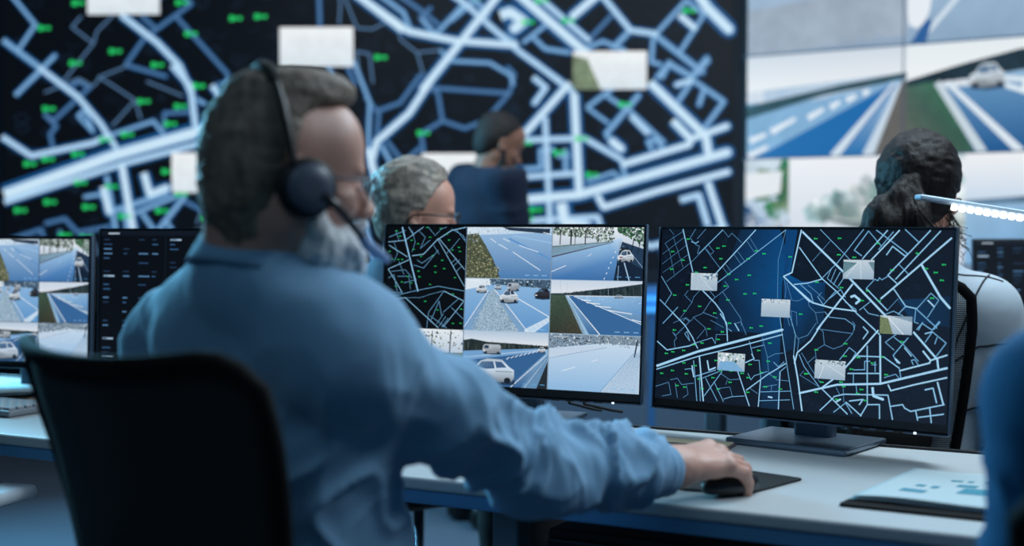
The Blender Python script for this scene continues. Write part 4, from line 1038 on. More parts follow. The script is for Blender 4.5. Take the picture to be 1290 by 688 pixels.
def hand_vol(v, wrist, F, up, side, s=1., curl=1., spread=1., tips=None):
    """F forward, up = back-of-hand normal, side = towards the thumb"""
    P = lambda f, l, u: wrist+(F*f+side*l+up*u)*s
    v.cone(P(-.03,0,0), P(.02,0,.002), .026*s, .024*s, .02)
    bases = []
    for k, (l, f) in enumerate(((.030,.088),(.010,.094),(-.011,.090),(-.030,.080))):
        v.cone(P(.008, l*.5, .002), P(f, l, .006), .018*s, .0125*s, .012); bases.append((f, l))
    lens = ((.040,.024,.019),(.044,.027,.020),(.041,.025,.019),(.032,.019,.017))
    for (f, l), (a, b, c) in zip(bases, lens):
        p0 = P(f, l, .006); d1 = F*math.cos(.35*curl)-up*math.sin(.35*curl)+side*(l*2*spread)
        d2 = F*math.cos(1.0*curl)-up*math.sin(1.0*curl)+side*(l*1.2); d3 = F*math.cos(1.35*curl)-up*math.sin(1.35*curl)
        p1 = p0+d1*a*s; p2 = p1+d2*b*s; p3 = p2+d3*c*s
        v.ell(p0+up*.004*s, (.011*s,)*3, None, .006)
        v.cone(p0, p1, .0108*s, .0095*s, .004); v.cone(p1, p2, .0098*s, .0084*s, .003); v.cone(p2, p3, .0086*s, .0070*s, .003)
    t0 = P(.012,.026,-.004); t1 = P(.044,.050,-.014); t2 = P(.072,.050,-.026); t3 = P(.092,.042,-.036)
    v.cone(t0, t1, .017*s, .013*s, .012); v.cone(t1, t2, .0115*s, .0105*s, .003); v.cone(t2, t3, .0105*s, .008*s, .003)

def torso_vol(v, base, chest, T, sw, s=1., grow=0., belly=0.):
    """T rows: forward,right,up; base = pelvis centre, chest = centre between the shoulders' underarm line"""
    g = grow; B = base; Cc = chest
    v.ell(B, (.125*s+g,.172*s+g,.11*s+g), T, .05)
    m = B*.55+Cc*.45; v.ell(m+T[0]*(.012+belly), (.115*s+g+belly,.158*s+g,.17*s+g), T, .06)
    v.ell(Cc, (.125*s+g,.178*s+g,.19*s+g), T, .06)
    v.ell(Cc+T[2]*.095*s-T[0]*.015, (.10*s+g,.165*s+g,.085*s+g), T, .05)
def arm_vol(v, sh, el, wr, s=1., g=0., cuff=None, k=.04):
    v.cone(sh, sh*.5+el*.5, .060*s+g, .052*s+g, k); v.cone(sh*.5+el*.5, el, .052*s+g, .045*s+g, .02)
    m = el*.6+wr*.4; v.cone(el, m, .046*s+g, .043*s+g, .02); v.cone(m, wr, .043*s+g, (cuff or .031*s+g), .02)
def legs_vol(v, hip, T, knees, ankles, s=1., g=0.):
    for q, kn, an in zip((-1,1), knees, ankles):
        h = hip+T[1]*q*.10*s; v.cone(h, kn, .085*s+g, .062*s+g, .04); v.cone(kn, kn*.45+an*.55, .060*s+g, .052*s+g, .02); v.cone(kn*.45+an*.55, an, .052*s+g, .042*s+g, .01)
def shoes(parent, org, ankles, F, m, sc=1.):
    for i, a in enumerate(ankles):
        a0 = V3(a[0],a[1],0); F_ = V3(F[0],F[1],0); F_ = F_/np.linalg.norm(F_); M = np.array([F_, V3(F_[1],-F_[0],0), V3(0,0,1)])
        v = Vol(); v.ell(a0+F_*.06+V3(0,0,.035), (.145,.048,.045), M, .02).ell(a0-F_*.02+V3(0,0,.06), (.06,.042,.06), M, .03).half((0,0,.003),(0,0,-1))
        vobj('shoe', [v.mesh(.008)], m, parent, org)

M_skin = mat('skin_tan', (190,144,128), .5, sss=.12, var=.14, scale=14, bump=.25, bscale=260)
M_skin2 = mat('skin_light', (196,142,122), .5, sss=.12, var=.08, scale=14)
M_skin3 = mat('skin_brown', (150,104,84), .5, sss=.1, var=.08, scale=14)
M_handskin = M_skin
M_trouser = mat('dark_trousers', (14,14,18), .9)
M_shoe = mat('black_leather', (12,12,12), .35)

def hair_disp(amp, fr, A=None, seed=0):
    def f(P): return amp*(vnoise((P@(np.diag(fr) if A is None else A).T)+seed+80)-.5)*2
    return f

# ---- the grey-bearded man at the desk
mHead = V3(-.284, 1.70, 1.223); MH = frame_of(24, 3, 0); hs = .945
root = thing('person', 'grey-bearded man in a light blue shirt and headset, seen from behind, reaching for the mouse', 'person', (-.30,1.77,0), 0); org = (-.30,1.77,0)
T = frame_of(50, 8)
pel = V3(-.305,1.765,.585); chest = V3(-.312,1.775,.925)
shR = V3(-.205,1.650,1.012); elR = V3(.030,1.865,.832); wrR = V3(.246,2.055,.792)
shL = V3(-.462,1.895,.985); elL = V3(-.53,2.06,.83); wrL = V3(-.43,2.17,.790)
nb_ = V3(-.316,1.722,1.115)
hv = Vol(); head_vol(hv, mHead, MH, hs, 1.1); neck_vol(hv, mHead, MH, nb_, .060, .072, hs); hv.cone(loc(mHead,MH,-.055,0,-.02), nb_-T[0]*.015, .045, .06, .04)
Fh = V3(.84,.54,-.02); Fh /= np.linalg.norm(Fh); upR = V3(.08,-.30,.95); upR -= Fh*(upR@Fh); upR /= np.linalg.norm(upR); sideR = np.cross(upR, Fh)
hd_ = Vol(); hand_vol(hd_, wrR+V3(0,0,.004), Fh, upR, sideR, 1.08, 1.0, 1.4)
hd_.cone(elR*.3+wrR*.7, wrR, .034, .029, .02)
FL = V3(.75,.62,-.1); FL /= np.linalg.norm(FL); upL = V3(0,0,1)-FL*FL[2]; upL /= np.linalg.norm(upL)
hl = Vol(); hand_vol(hl, wrL, FL, upL, np.cross(FL, upL), 1.05, .5); hl.cone(elL, wrL, .042, .030, .02)
bd = Vol(); torso_vol(bd, pel, chest, T, .2, .98, -.012); arm_vol(bd, shR, elR, wrR, 1, -.010); arm_vol(bd, shL, elL, wrL, 1, -.010); bd.cone(nb_, chest, .06, .10, .03)
kn = [pel+T[0]*.44+T[1]*-.16+V3(.0,.0,-.10), pel+T[0]*.44+T[1]*.13+V3(0,0,-.10)]
kn = [V3(k[0],k[1],.53) for k in kn]; an = [V3(kn[0][0]+.02,kn[0][1]+.05,.09), V3(kn[1][0]-.10,kn[1][1]-.02,.09)]
legs_vol(bd, pel-V3(0,0,.03), T, kn, an, 1, -.012)
vobj('body', [hv.mesh(.0036), hd_.mesh(.0022, lambda P: .0016*(vnoise(P*np.array([70.,70.,90.]))-.5)+.0022*(ridge(P, np.array([[.54*60,-.84*60,0],[8.,8.,0],[0,0,20.]]), 3.)-.6)), hl.mesh(.004), bd.mesh(.012)], M_skin, root, org)
sh = Vol(); torso_vol(sh, pel, chest, T, .2, 1.0, .012, .01)
sh.ell(shR, (.070,.070,.072), T, .05); sh.ell(shL, (.070,.074,.074), T, .05)
for S_, up_ in ((shR, .008), (shL, .022)): sh.cone(nb_-V3(0,0,.016), S_+V3(0,0,up_), .066, .056, .05)
sh.cone(chest+T[2]*.10-T[0]*.03, nb_-V3(0,0,.03), .11, .07, .06)
# sleeves
def sleeve(v, a, e, w, last):
    v.cone(a, a*.5+e*.5, .072, .062, .05); v.cone(a*.5+e*.5, e-V3(0,0,.008), .062, .058, .03); v.cone(e-V3(0,0,.008), e*.5+w*.5, .058, .050, .03); v.cone(e*.5+w*.5, e*.17+w*.83, .050, .040, .02)
    v.cone(e*.22+w*.78, e*.12+w*.88, .041, .039, .002)
sleeve(sh, shR, elR, wrR, 1); sleeve(sh, shL, elL, wrL, 1)
sh.half(nb_+V3(.0,.0,.022), V3(.10,.10,1))
dR = wrR-elR; dU = elR-shR
dsp = cloth_disp([(shR+dU*.2, elR+dU*.1, .06, .020, 22.), (elR-dU*.2, wrR-dR*.05, .05, .022, 30.), (chest-T[2]*.38+T[1]*.1, chest+T[1]*.16+T[2]*.05, .14, .016, 15.), (chest-T[2]*.3-T[1]*.12, chest-T[1]*.17+T[2]*.10, .14, .010, 15.), (shL, elL, .07, .012, 22.)], base=.012)
vobj('shirt', [sh.mesh(.0055, dsp)], mat('shirt_blue', (116,158,190), .85, bump=.12, bscale=1400, sheen=.1), root, org)
# collar: a folded band round the neck
def collar(parent, org, c, M, r, h, m, tilt=.0, flare=1.12):
    b = MB(); cc_ = Vector(c)-Vector(org); ax = [Vector(M[i]) for i in range(3)]
    def ring(rr, z, a): return cc_+ax[0]*math.cos(a)*rr*1.04+ax[1]*math.sin(a)*rr+ax[2]*(z+tilt*math.cos(a))
    prof = [(r*1.0,0),(r*.985,h*.5),(r*.985,h),(r*1.03,h*1.06),(r*1.10,h*.8),(r*flare,h*.12),(r*flare*1.02,-h*.1),(r*flare*.97,-h*.05),(r*1.06,h*.4)]
    a0, a1 = .42, 2*PI-.42; n = 40; rows_ = []
    for i in range(n+1):
        a = a0+(a1-a0)*i/n; rows_.append([b.bm.verts.new(ring(q[0], q[1], a)) for q in prof])
    for i in range(n):
        for j in range(len(prof)): b.bm.faces.new((rows_[i][j], rows_[i+1][j], rows_[i+1][(j+1)%len(prof)], rows_[i][(j+1)%len(prof)]))
    b.bm.faces.new(rows_[0][::-1]); b.bm.faces.new(rows_[-1])
    return b.build('collar', m, parent, True)
MC = np.array([T[0]*.96-V3(0,0,.2), T[1], T[2]]); 
collar(root, org, nb_+V3(.002,.004,-.012), frame_of(42, 14), .080, .044, MATS['shirt_blue'], flare=1.22)
tr = Vol(); tr.ell(pel-V3(0,0,.02), (.15,.195,.12), T, .05); legs_vol(tr, pel-V3(0,0,.04), T, kn, an, 1.0, .014)
vobj('trousers', [tr.mesh(.011)], M_trouser, root, org); shoes(root, org, an, T[0], M_shoe)
# hair: short back and sides with a swept top
hr = Vol(); L = lambda f,r,u: loc(mHead, MH, f*hs, r*hs, u*hs); E = lambda c, rad, k=.02, op='+': hr.ell(L(*c), V3(*rad)*hs, MH, k, op)
E((-.013,0,.044),(.104,.079,.092)); E((-.052,0,-.012),(.060,.068,.073),.03)
E((.066,0,.020),(.088,.10,.108),.028,'-')           # forehead / temple clear of hair
E((.036,0,.122),(.048,.050,.021),.028); E((-.006,0,.120),(.075,.062,.021),.03)
for q in (-1,1): E((.020,q*.078,-.02),(.045,.03,.035),.006,'-')
hr.cone(L(-.044,0,-.03), L(-.030,0,-.11), .062*hs, .050*hs, .02)
hr.half(L(0,0,-.056), -MH[2]+MH[0]*.60)
vobj('hair', [hr.mesh(.0034, lambda P: .0035*(vnoise(((P-mHead)@MH.T)@np.diag([26.,60.,110.])+70)-.4)+.002*(vnoise(P*220)-.5))], mat('hair_grey', (112,98,86), .6, var=.5, scale=60, stretch=(1,1,.35), bump=.6, bscale=420), root, org)
br = Vol(); Eb = lambda c, rad, k=.02, op='+': br.ell(L(*c), V3(*rad)*hs, MH, k, op)
Eb((.045,0,-.086),(.062,.060,.050),.02); Eb((.070,0,-.112),(.042,.040,.038),.03)
for q in (-1,1): br.cone(L(.020,q*.066,-.03), L(.030,q*.052,-.085), .012*hs, .026*hs, .02)
Eb((.100,0,-.052),(.014,.030,.010),.012)
Eb((.085,0,-.026),(.034,.066,.030),.01,'-')
vobj('beard', [br.mesh(.0034, lambda P: .005*(vnoise(((P-mHead)@MH.T)@np.diag([130.,130.,45.])+70)-.4)+.002*(vnoise(P*260)-.5))], mat('beard_white', (205,206,208), .8, var=.22, scale=60, stretch=(2,2,.7), bump=.6, bscale=500), root, org)
# ---- glasses for a head
def glasses(label, C, M, s, org_, m, group=None, w=.066, lensm=None):
    g = thing('eyeglasses', label, 'glasses', tuple(loc(C,M,.1*s,0,0)), 0, 'eyeglasses worn by the operators'); o_ = loc(C,M,.1*s,0,0)
    P = lambda f,r,u: Vector(loc(C, M, f*s, r*s, u*s)-o_)
    b = MB()
    for q in (-1,1):
        ring = [P(.117-.010*abs(math.cos(a)*.6+q*.4), q*.033+.027*math.cos(a), -.005+.019*math.sin(a)*(1-.15*math.cos(a)**2)) for a in [k*2*PI/24 for k in range(25)]]
        b.tube(ring, .0022*s, 8, caps=False)
    b.tube([P(.117,-.007,.001), P(.122,0,.004), P(.117,.007,.001)], .0018*s, 8); b.build('frame', m, g, True)
    for q in (-1,1):
        b = MB(); b.tube([P(.108,q*.060,.003), P(.09,q*.076,.003), P(.02,q*.086,.004), P(-.012,q*.088,.0), P(-.028,q*.085,-.022)], .0022*s, 8); b.build('temple_arm', m, g, True)
        b = MB(); vs = [b.bm.verts.new(P(.115-.008*abs(math.cos(a)*.6+q*.4), q*.033+.0255*math.cos(a), -.005+.0178*math.sin(a))) for a in [k*2*PI/24 for k in range(24)]]; b.bm.faces.new(vs); b.build('lens', lensm or LENS, g)
    return g
LENS = bpy.data.materials.new('lens_glass'); LENS.use_nodes = True
_b = LENS.node_tree.nodes['Principled BSDF']; _b.inputs['Base Color'].default_value = (.8,.9,1,1); _b.inputs['Roughness'].default_value = .05; _b.inputs['Alpha'].default_value = .22; _b.inputs['Specular IOR Level'].default_value = .8
glasses('dark blue-rimmed glasses on the grey-bearded man', mHead, MH, hs, org, mat('glasses_navy', (14,24,52), .3))
# ---- headset
ho = loc(mHead,MH,0,0,0); hsr = thing('headset', 'black headset with microphone boom on the grey-bearded man', 'headset', tuple(ho), 0)
P = lambda f,r,u: Vector((MH[0]*f+MH[1]*r+MH[2]*u)*hs)
arc = []
for k in range(25):
    a = PI*k/24; arc.append(P(-.012-.026*math.sin(a), .093*math.cos(a), -.004+.150*math.sin(a)**.85))
b = MB(); b.tube(arc, .0095, 10, flat=.55); b.build('headband', mat('headset_black', (13,13,15), .4), hsr, True)
b = MB(); b.tube([p*1.012 for p in arc[7:18]], .0115, 10, flat=.6); b.build('headband_pad', M_rubber, hsr, True)
for q in (-1,1):
    c = P(.004,q*.098,-.012); ax = Vector(MH[1]*q); rot = ax.to_track_quat('Z','Y').to_matrix().to_4x4(); Mx = Matrix.Translation(c) @ rot
    b = MB(); b.lathe([(.020,-.022),(.035,-.020),(.0375,-.010),(.036,.000),(.030,.004),(.026,.005)], 36, Mx); cup = b.build('ear_cushion', mat('cushion_black', (12,12,14), .7), hsr, True)
    b = MB(); b.lathe([(.028,.003),(.029,.010),(.026,.014),(.010,.0155)], 36, Mx); b.build('ear_cup', mat('cup_blue_grey', (78,84,100), .4), hsr, True)
    b = MB(); b.lathe([(.0305,.002),(.032,.006),(.0305,.010),(.029,.008)], 36, Mx); b.build('cup_ring', mat('headset_black',(13,13,15)), hsr, True)
    if q == 1:
        b = MB(); b.tube([P(.018,.110,-.020), P(.040,.108,-.034), P(.066,.090,-.056), P(.088,.070,-.072)], [.0062,.0055,.005,.005], 10); b.build('microphone_boom', mat('headset_black',(13,13,15)), hsr, True)
        b = MB(); b.tube([P(.084,.073,-.068), P(.096,.060,-.080), P(.118,.048,-.092), P(.134,.040,-.100)], [.006,.0072,.0075,.005], 12); b.build('microphone', mat('mic_blue_grey', (120,146,184), .5), hsr, True)
# ---- seated grey-haired man in glasses beyond the first monitor
def simple_person(label, nm_org, head, HA, T, pel, chest, neck, sh, el, wr, kn, an, skin, top_m, bottom_m, hs=1.0, g=.014, hh=.0045, hb=.013, standing=False, short=False, sleeve_end=.93, ts=.97):
    root = thing('person', label, 'person', nm_org, 0); org = nm_org
    hv = Vol(); head_vol(hv, head, HA, hs); neck_vol(hv, head, HA, neck, .052*hs, .062, hs)
    parts = [hv.mesh(hh)]
    bd = Vol(); torso_vol(bd, pel, chest, T, .2, ts-.02, -.012)
    for i in (0,1): arm_vol(bd, sh[i], el[i], wr[i], .95, -.008)
    legs_vol(bd, pel-V3(0,0,.03), T, kn, an, .95, -.010); bd.cone(neck, chest, .055, .10, .03)
    parts.append(bd.mesh(.013))
    for i in (0,1):
        F = wr[i]-el[i]; F = F/np.linalg.norm(F); up = V3(0,0,1)-F*F[2]
        up = up/np.linalg.norm(up) if np.linalg.norm(up) > .2 else T[0]*1.0
        side = np.cross(up, F) if i else np.cross(F, up)
        h = Vol(); hand_vol(h, wr[i], F, up, side, .95, .6); parts.append(h.mesh(.0045))
    vobj('body', parts, skin, root, org)
    s = Vol(); torso_vol(s, pel, chest, T, .2, ts, g)
    for i in (0,1):
        s.ell(sh[i], (.062+g*.6,)*3, T, .05); s.cone(neck-V3(0,0,.03), sh[i], .052, .052, .05)
        if short: s.cone(sh[i], sh[i]*.45+el[i]*.55, .062+g*.5, .060+g*.5, .04)
        else: s.cone(sh[i], el[i], .064+g*.5, .052+g*.6, .04); s.cone(el[i], el[i]*(1-sleeve_end)+wr[i]*sleeve_end, .050+g*.6, .038, .03)
    s.cone(chest+T[2]*.09-T[0]*.02, neck-V3(0,0,.035), .10, .062, .06); s.half(neck+V3(0,0,.012), V3(0,-.1,1))
    segs = [(sh[i], el[i], .06, .008, 22.) for i in (0,1)]+[(el[i], wr[i], .05, .008, 26.) for i in (0,1)]
    vobj('shirt', [s.mesh(.008, cloth_disp(segs))], top_m, root, org)
    t = Vol(); t.ell(pel-V3(0,0,.02), (.14,.185,.13), T, .05); legs_vol(t, pel-V3(0,0,.04), T, kn, an, .97, .012); vobj('trousers', [t.mesh(.012)], bottom_m, root, org)
    shoes(root, org, an, T[0], M_shoe); return root, org
# grey-haired seated man
C2 = V3(-.258,3.60,1.188); M2 = frame_of(8, 4); T2 = frame_of(38, 4); p2 = V3(-.285,3.62,.57); c2 = V3(-.280,3.615,.885)
sh2 = [c2+T2[1]*-.19+V3(0,0,.085), c2+T2[1]*.19+V3(0,0,.085)]; el2 = [sh2[0]+T2[0]*.16+V3(0,0,-.22), sh2[1]+T2[0]*.14+V3(0,0,-.23)]; wr2 = [el2[0]+T2[0]*.22+V3(0,0,.03), el2[1]+T2[0]*.22+V3(0,0,.03)]
kn2 = [V3(*(p2+T2[0]*.40-T2[1]*.11)[:2],.52), V3(*(p2+T2[0]*.40+T2[1]*.11)[:2],.52)]; an2 = [V3(k[0],k[1],.09) for k in kn2]
r2, o2 = simple_person('seated man with swept grey hair and glasses, in profile above the camera-grid monitor', (-.285,3.62,0), C2, M2, T2, p2, c2, V3(-.285,3.595,1.075), sh2, el2, wr2, kn2, an2, M_skin2, mat('shirt_slate', (60,74,96), .85), M_trouser)
def cap_hair(root, org, C, M, s, m, cut, top=0., low=-.066, h=.004, amp=.004, extra=None, side=.02, back=.0):
    v = Vol(); L = lambda f,r,u: loc(C,M,f*s,r*s,u*s)
    v.ell(L(-.014-back,0,.044+top*.4), V3(.106+back,.083+top*.5,.094+top*.6)*s, M, .02); v.ell(L(-.050,0,-.010), V3(.060+back,.071,.075)*s, M, .03)
    v.ell(L(cut,0,.012), V3(.08,.11,.086)*s, M, .010, '-')
    for q in (-1,1): v.ell(L(side,q*.082,-.022), V3(.04,.03,.036)*s, M, .006, '-')
    if extra: extra(v, L)
    v.half(L(0,0,low), -M[2]+M[0]*.30)
    return vobj('hair', [v.mesh(h, lambda P: amp*(vnoise(((P-C)@M.T)@np.diag([24.,60.,90.])+70)-.45)+.0015*(vnoise(P*200)-.5))], m, root, org)
cap_hair(r2, o2, C2, M2, 1., mat('hair_swept_grey', (132,120,108), .5, var=.6, scale=46, stretch=(1,1,.5), bump=.6, bscale=300), .078, .02, extra=lambda v, L: (v.ell(L(.014,0,.122), V3(.055,.055,.018), M2, .02), v.ell(L(-.05,0,.06), V3(.075,.082,.075), M2, .02)), amp=.007)
glasses('black glasses on the seated grey-haired man', C2, M2, 1., o2, mat('glasses_black', (12,12,14), .3))

# standing man in a navy T-shirt looking down
C3 = V3(-.052,5.20,1.470); M3 = frame_of(20, 22); T3 = frame_of(28, 12); p3 = V3(-.13,5.20,.88); c3 = V3(-.100,5.20,1.215); n3 = V3(-.090,5.19,1.395)
sh3 = [c3-T3[1]*.17+V3(0,0,.115), c3+T3[1]*.16+V3(0,0,.115)]; el3 = [sh3[0]+T3[0]*.10+V3(0,0,-.26), sh3[1]+T3[0]*.06+V3(0,0,-.27)]; wr3 = [el3[0]+T3[0]*.20-T3[1]*-.06+V3(0,0,-.02), el3[1]+T3[0]*.20-T3[1]*.06+V3(0,0,-.02)]
kn3 = [p3-T3[1]*.10+V3(.02,0,-.42), p3+T3[1]*.10+V3(.02,0,-.42)]; an3 = [V3(k[0]-.02,k[1],.08) for k in kn3]
r3, o3 = simple_person('man in a navy T-shirt standing with his head bowed before the map wall', (-.13,5.20,0), C3, M3, T3, p3, c3, n3-V3(0,0,.02), sh3, el3, wr3, kn3, an3, M_skin3, mat('tshirt_navy', (20,32,54), .9), M_trouser, short=True, hs=.9, ts=.84)
cap_hair(r3, o3, C3, M3, .88, mat('hair_dark_brown', (30,22,20), .7, var=.3, scale=40, bump=.5, bscale=300), .060, .006, amp=.003)
bv = Vol(); L3 = lambda f,r,u: loc(C3,M3,f,r,u); bv.ell(L3(.045,0,-.088), (.056,.055,.040), M3, .02)
for q in (-1,1): bv.cone(L3(.012,q*.062,-.03), L3(.025,q*.05,-.08), .010, .022, .02)
bv.ell(L3(.085,0,-.030), (.034,.06,.034), M3, .01, '-'); vobj('beard', [bv.mesh(.0045)], MATS['hair_dark_brown'], r3, o3)

# woman with the ponytail
C4_ = V3(.938,3.10,1.222); M4 = frame_of(58, 8); T4 = frame_of(58, 4); p4 = V3(.925,3.13,.58); c4 = V3(.925,3.085,.885); n4 = V3(.932,3.085,1.072)
sh4 = [c4-T4[1]*.165+V3(0,0,.09), c4+T4[1]*.150+V3(0,0,.085)]; el4 = [sh4[0]+T4[0]*.10-T4[1]*.03+V3(0,0,-.25), sh4[1]+T4[0]*.04+T4[1]*.055+V3(0,0,-.25)]; wr4 = [el4[0]+T4[0]*.23+V3(0,0,.04), el4[1]+T4[0]*.23-T4[1]*.05+V3(0,0,.04)]
kn4 = [V3(*(p4+T4[0]*.38-T4[1]*.11)[:2],.52), V3(*(p4+T4[0]*.38+T4[1]*.11)[:2],.52)]; an4 = [V3(k[0],k[1],.09) for k in kn4]
M_jacket = mat('jacket_white', (176,188,198), .7, sheen=.1)
r4, o4 = simple_person('woman with a dark ponytail in a white jacket with black seams, seen from behind', (.925,3.13,0), C4_, M4, T4, p4, c4, n4, sh4, el4, wr4, kn4, an4, M_skin2, M_jacket, M_trouser, hs=.97, g=.016, ts=.86)
HW = mat('hair_black', (22,15,14), .5, spec=.22, var=.6, scale=110, stretch=(1,1,.16), bump=.9, bscale=420)
L4 = lambda f,r,u: loc(C4_,M4,f,r,u)
cap_hair(r4, o4, C4_, M4, .97, HW, .078, .025, low=-.050, amp=.006, back=.012, extra=lambda v, L: (v.ell(L(-.06,0,.04), V3(.075,.080,.078), M4, .02),))
pv = Vol(); tie = L4(-.122,.012,.020)
pts = [L4(-.095,0.01,.03), tie, L4(-.150,-.004,-.02), L4(-.160,-.018,-.08), L4(-.155,-.03,-.14), L4(-.150,-.04,-.20)]
pv.chain(pts, [.030,.016,.026,.034,.034,.016], .02); pv.chain([tie, L4(-.150,.03,-.06), L4(-.150,.05,-.13), L4(-.13,.06,-.18)], [.02,.030,.032,.012], .015); pv.chain([tie, L4(-.17,-.045,-.06), L4(-.185,-.07,-.13), L4(-.18,-.085,-.19)], [.02,.028,.026,.008], .015)
vobj('ponytail', [pv.mesh(.004, lambda P: .014*(vnoise(((P-C4_)@M4.T)@np.diag([55.,60.,14.])+70)-.5)+.004*(vnoise(((P-C4_)@M4.T)@np.diag([160.,160.,30.])+20)-.5))], HW, r4, o4)
b = MB()
for i in range(300):      # loose strands
    a = random.random()*2*PI; q = random.uniform(.2,1); o_ = Vector(o4)
    s0 = Vector(tie)-o_; dx = random.uniform(-.09,.085); dl = random.uniform(.12,.23)
    pf = [s0+Vector(M4[1])*dx*t**1.2+Vector(M4[0])*(-.05*math.sin(t*2.4)+random.uniform(-.004,.004)-.02*math.sin(a)*t)+Vector((0,0,-dl*t))+Vector((math.sin(t*6+a)*.006, math.cos(t*5+a)*.005, 0)) for t in [k/7 for k in range(8)]]
    b.tube(pf, [.0012]*7+[.0004], 5)
for i in range(26):       # fly-aways by the nape and cheek
    a0 = Vector(L4(random.uniform(-.06,.01), random.uniform(.05,.082), random.uniform(-.06,.0)))-Vector(o4); dl = random.uniform(.05,.12)
    b.tube([a0+Vector((random.uniform(0,.012)*k, random.uniform(-.004,.004), -dl*k/5)) for k in range(6)], [.0009]*5+[.0003], 4)
b.build('loose_strands', HW, r4, True)
b = MB(); b.lathe([(.018,-.008),(.024,-.006),(.024,.006),(.018,.008)], 20, Matrix.Translation(Vector(tie)-Vector(o4)) @ Vector(-M4[0]).to_track_quat('Z','Y').to_matrix().to_4x4()); b.build('hair_tie', M_rubber, r4, True)
glasses('dark glasses on the ponytailed woman', C4_, M4, .97, o4, mat('glasses_black', (12,12,14)))
collar(r4, o4, n4+V3(0,0,-.03), frame_of(58, 10), .068, .034, M_jacket)
# piped seams projected onto the jacket
def surf_line(root, org, pts, out, rad, m, name='seam'):
    """follows the jacket surface: nearest points on the mesh"""
    jk = [c for c in root.children if c.name.startswith('shirt')][0]
    b = MB(); P_ = []
    for a_, c_ in zip(pts[:-1], pts[1:]):
        for k in range(8):
            q = Vector(a_).lerp(Vector(c_), k/8)-Vector(org); ok, hit, nr, _ = jk.closest_point_on_mesh(q); P_.append(hit+nr*.0005)
    b.tube(P_, rad, 6); return b.build(name, m, root, True)
M_seam = mat('seam_black', (16,20,28), .7)
bpy.context.view_layer.update()
def outp(S_, f, r, u): return S_+T4[0]*f+T4[1]*r+V3(0,0,u)
SR = sh4[1]; ER = el4[1]
surf_line(r4, o4, [outp(n4,-.05,.05,-.02), outp(SR,-.05,-.05,.09), outp(SR,-.03,.03,.08), outp(SR,-.02,.05,.07)], 0, .0022, M_seam)
surf_line(r4, o4, [outp(SR,-.02,.02,.10), outp(SR,-.09,-.00,.03), outp(SR,-.10,-.03,-.06), outp(SR,-.10,-.05,-.14)], 0, .0024, M_seam)
surf_line(r4, o4, [outp(SR,-.10,-.05,-.12), outp(SR,-.11,.02,-.09), outp(SR,-.05,.10,-.07), outp(SR,.05,.10,-.06)], 0, .0022, M_seam)
surf_line(r4, o4, [outp(ER,-.10,-.06,.02), outp(ER,-.11,.0,.04), outp(ER,-.03,.09,.06), outp(ER,.05,.09,.07)], 0, .0022, M_seam)
surf_line(r4, o4, [outp(SR,-.10,-.05,-.12), outp(SR,-.12,-.04,-.2), outp(SR,-.12,-.05,-.30)], 0, .0022, M_seam)

# person in deep blue at the right edge
T5 = frame_of(62, 4); C5 = V3(.775,1.33,1.25); p5 = V3(.75,1.30,.58); c5 = V3(.75,1.30,.89); n5 = V3(.755,1.29,1.09)
sh5 = [c5-T5[1]*.20+V3(0,0,.095), c5+T5[1]*.20+V3(0,0,.095)]; el5 = [sh5[0]+T5[0]*.08-T5[1]*.035+V3(0,0,-.26), sh5[1]+T5[0]*.10+V3(0,0,-.26)]; wr5 = [el5[0]+T5[0]*.24+T5[1]*.08+V3(0,0,.02), el5[1]+T5[0]*.24+V3(0,0,.05)]
kn5 = [V3(*(p5+T5[0]*.40-T5[1]*.11)[:2],.52), V3(*(p5+T5[0]*.40+T5[1]*.11)[:2],.52)]; an5 = [V3(k[0],k[1],.09) for k in kn5]
r5, o5 = simple_person('person in a deep blue shirt cropped by the right edge, only an arm showing', (.775,1.30,0), C5, frame_of(70,6), T5, p5, c5, n5, sh5, el5, wr5, kn5, an5, M_skin3, mat('shirt_deep_blue', (18,90,134), .9), M_trouser)
cap_hair(r5, o5, C5, frame_of(70,6), 1., MATS['hair_dark_brown'], .06, .006, amp=.003, h=.006)

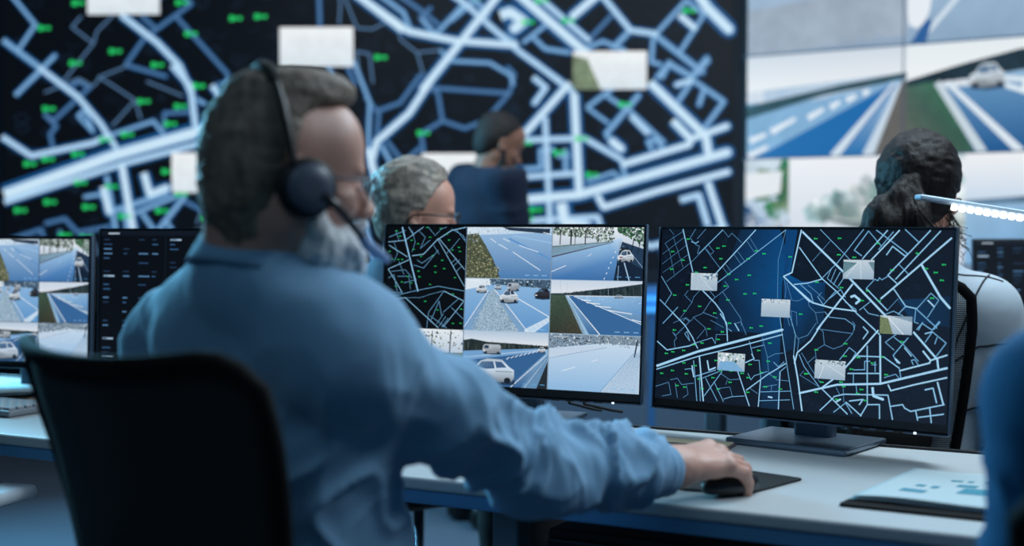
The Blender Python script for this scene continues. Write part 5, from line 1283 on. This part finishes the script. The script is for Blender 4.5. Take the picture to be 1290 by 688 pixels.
# ---------------------------------------------------------------- light
def area(name, loc_, size, energy, col, target=None, rot=None):
    l = bpy.data.lights.new(name, 'AREA'); l.shape = 'RECTANGLE'; l.size, l.size_y = size; l.energy = energy; l.color = col
    o = bpy.data.objects.new(name, l); COL.objects.link(o); o.location = loc_
    if target is not None: o.rotation_euler = (Vector(target)-Vector(loc_)).to_track_quat('-Z','Y').to_euler()
    return o
area('ceiling_light_desk', (1.3,2.9,2.9), (1.6,.35), 46, (.70,.88,1.0), (.4,2.2,.7))
area('rim_light_left', (-2.4,4.8,2.0), (1.2,.5), 165, (.22,.69,1.0), (-.4,1.9,1.0))  # added blue lamp, hung free, for the rim on the man's left shoulder
area('ceiling_light_back', (-.1,4.6,2.95), (2.4,.4), 26, (.70,.86,1.0), (-.1,4.4,0))
area('fill_light_right', (1.9,3.4,2.9), (1.0,.4), 20, (.75,.90,1.0), (1.0,3.1,.9))  # added unseen lamp that brightens the woman's jacket
area('fill_light_rear', (-1.2,.2,2.9), (1.6,.5), 6, (.62,.82,1.0), (-.3,1.7,.8))  # unseen weak fill added from the camera side for the man's back
area('fill_light_face', (1.7,1.5,2.7), (1.2,.3), 22, (.74,.88,1.0), (-.2,1.75,1.1))  # added fill lamp aimed at the bearded man's face, without a fixture
w = bpy.data.worlds.new('World'); SC.world = w; w.use_nodes = True; w.node_tree.nodes['Background'].inputs[0].default_value = (.08,.30,.48,1); w.node_tree.nodes['Background'].inputs[1].default_value = .16

# ---------------------------------------------------------------- camera
cam = bpy.data.cameras.new('camera'); co = bpy.data.objects.new('camera', cam); COL.objects.link(co)
cam.sensor_width = 36; cam.lens = F0/1290*36; cam.clip_start = .05
co.location = (0,0,EYE); co.rotation_euler = (PI/2-PITCH, 0, 0)
cam.dof.use_dof = True; cam.dof.focus_distance = 2.62; cam.dof.aperture_fstop = 1.9; cam.dof.aperture_blades = 0
SC.camera = co
SC.view_settings.view_transform = 'Standard'; SC.view_settings.look = 'None'; SC.view_settings.exposure = 0; SC.view_settings.gamma = 1; SC.view_settings.use_curve_mapping = False
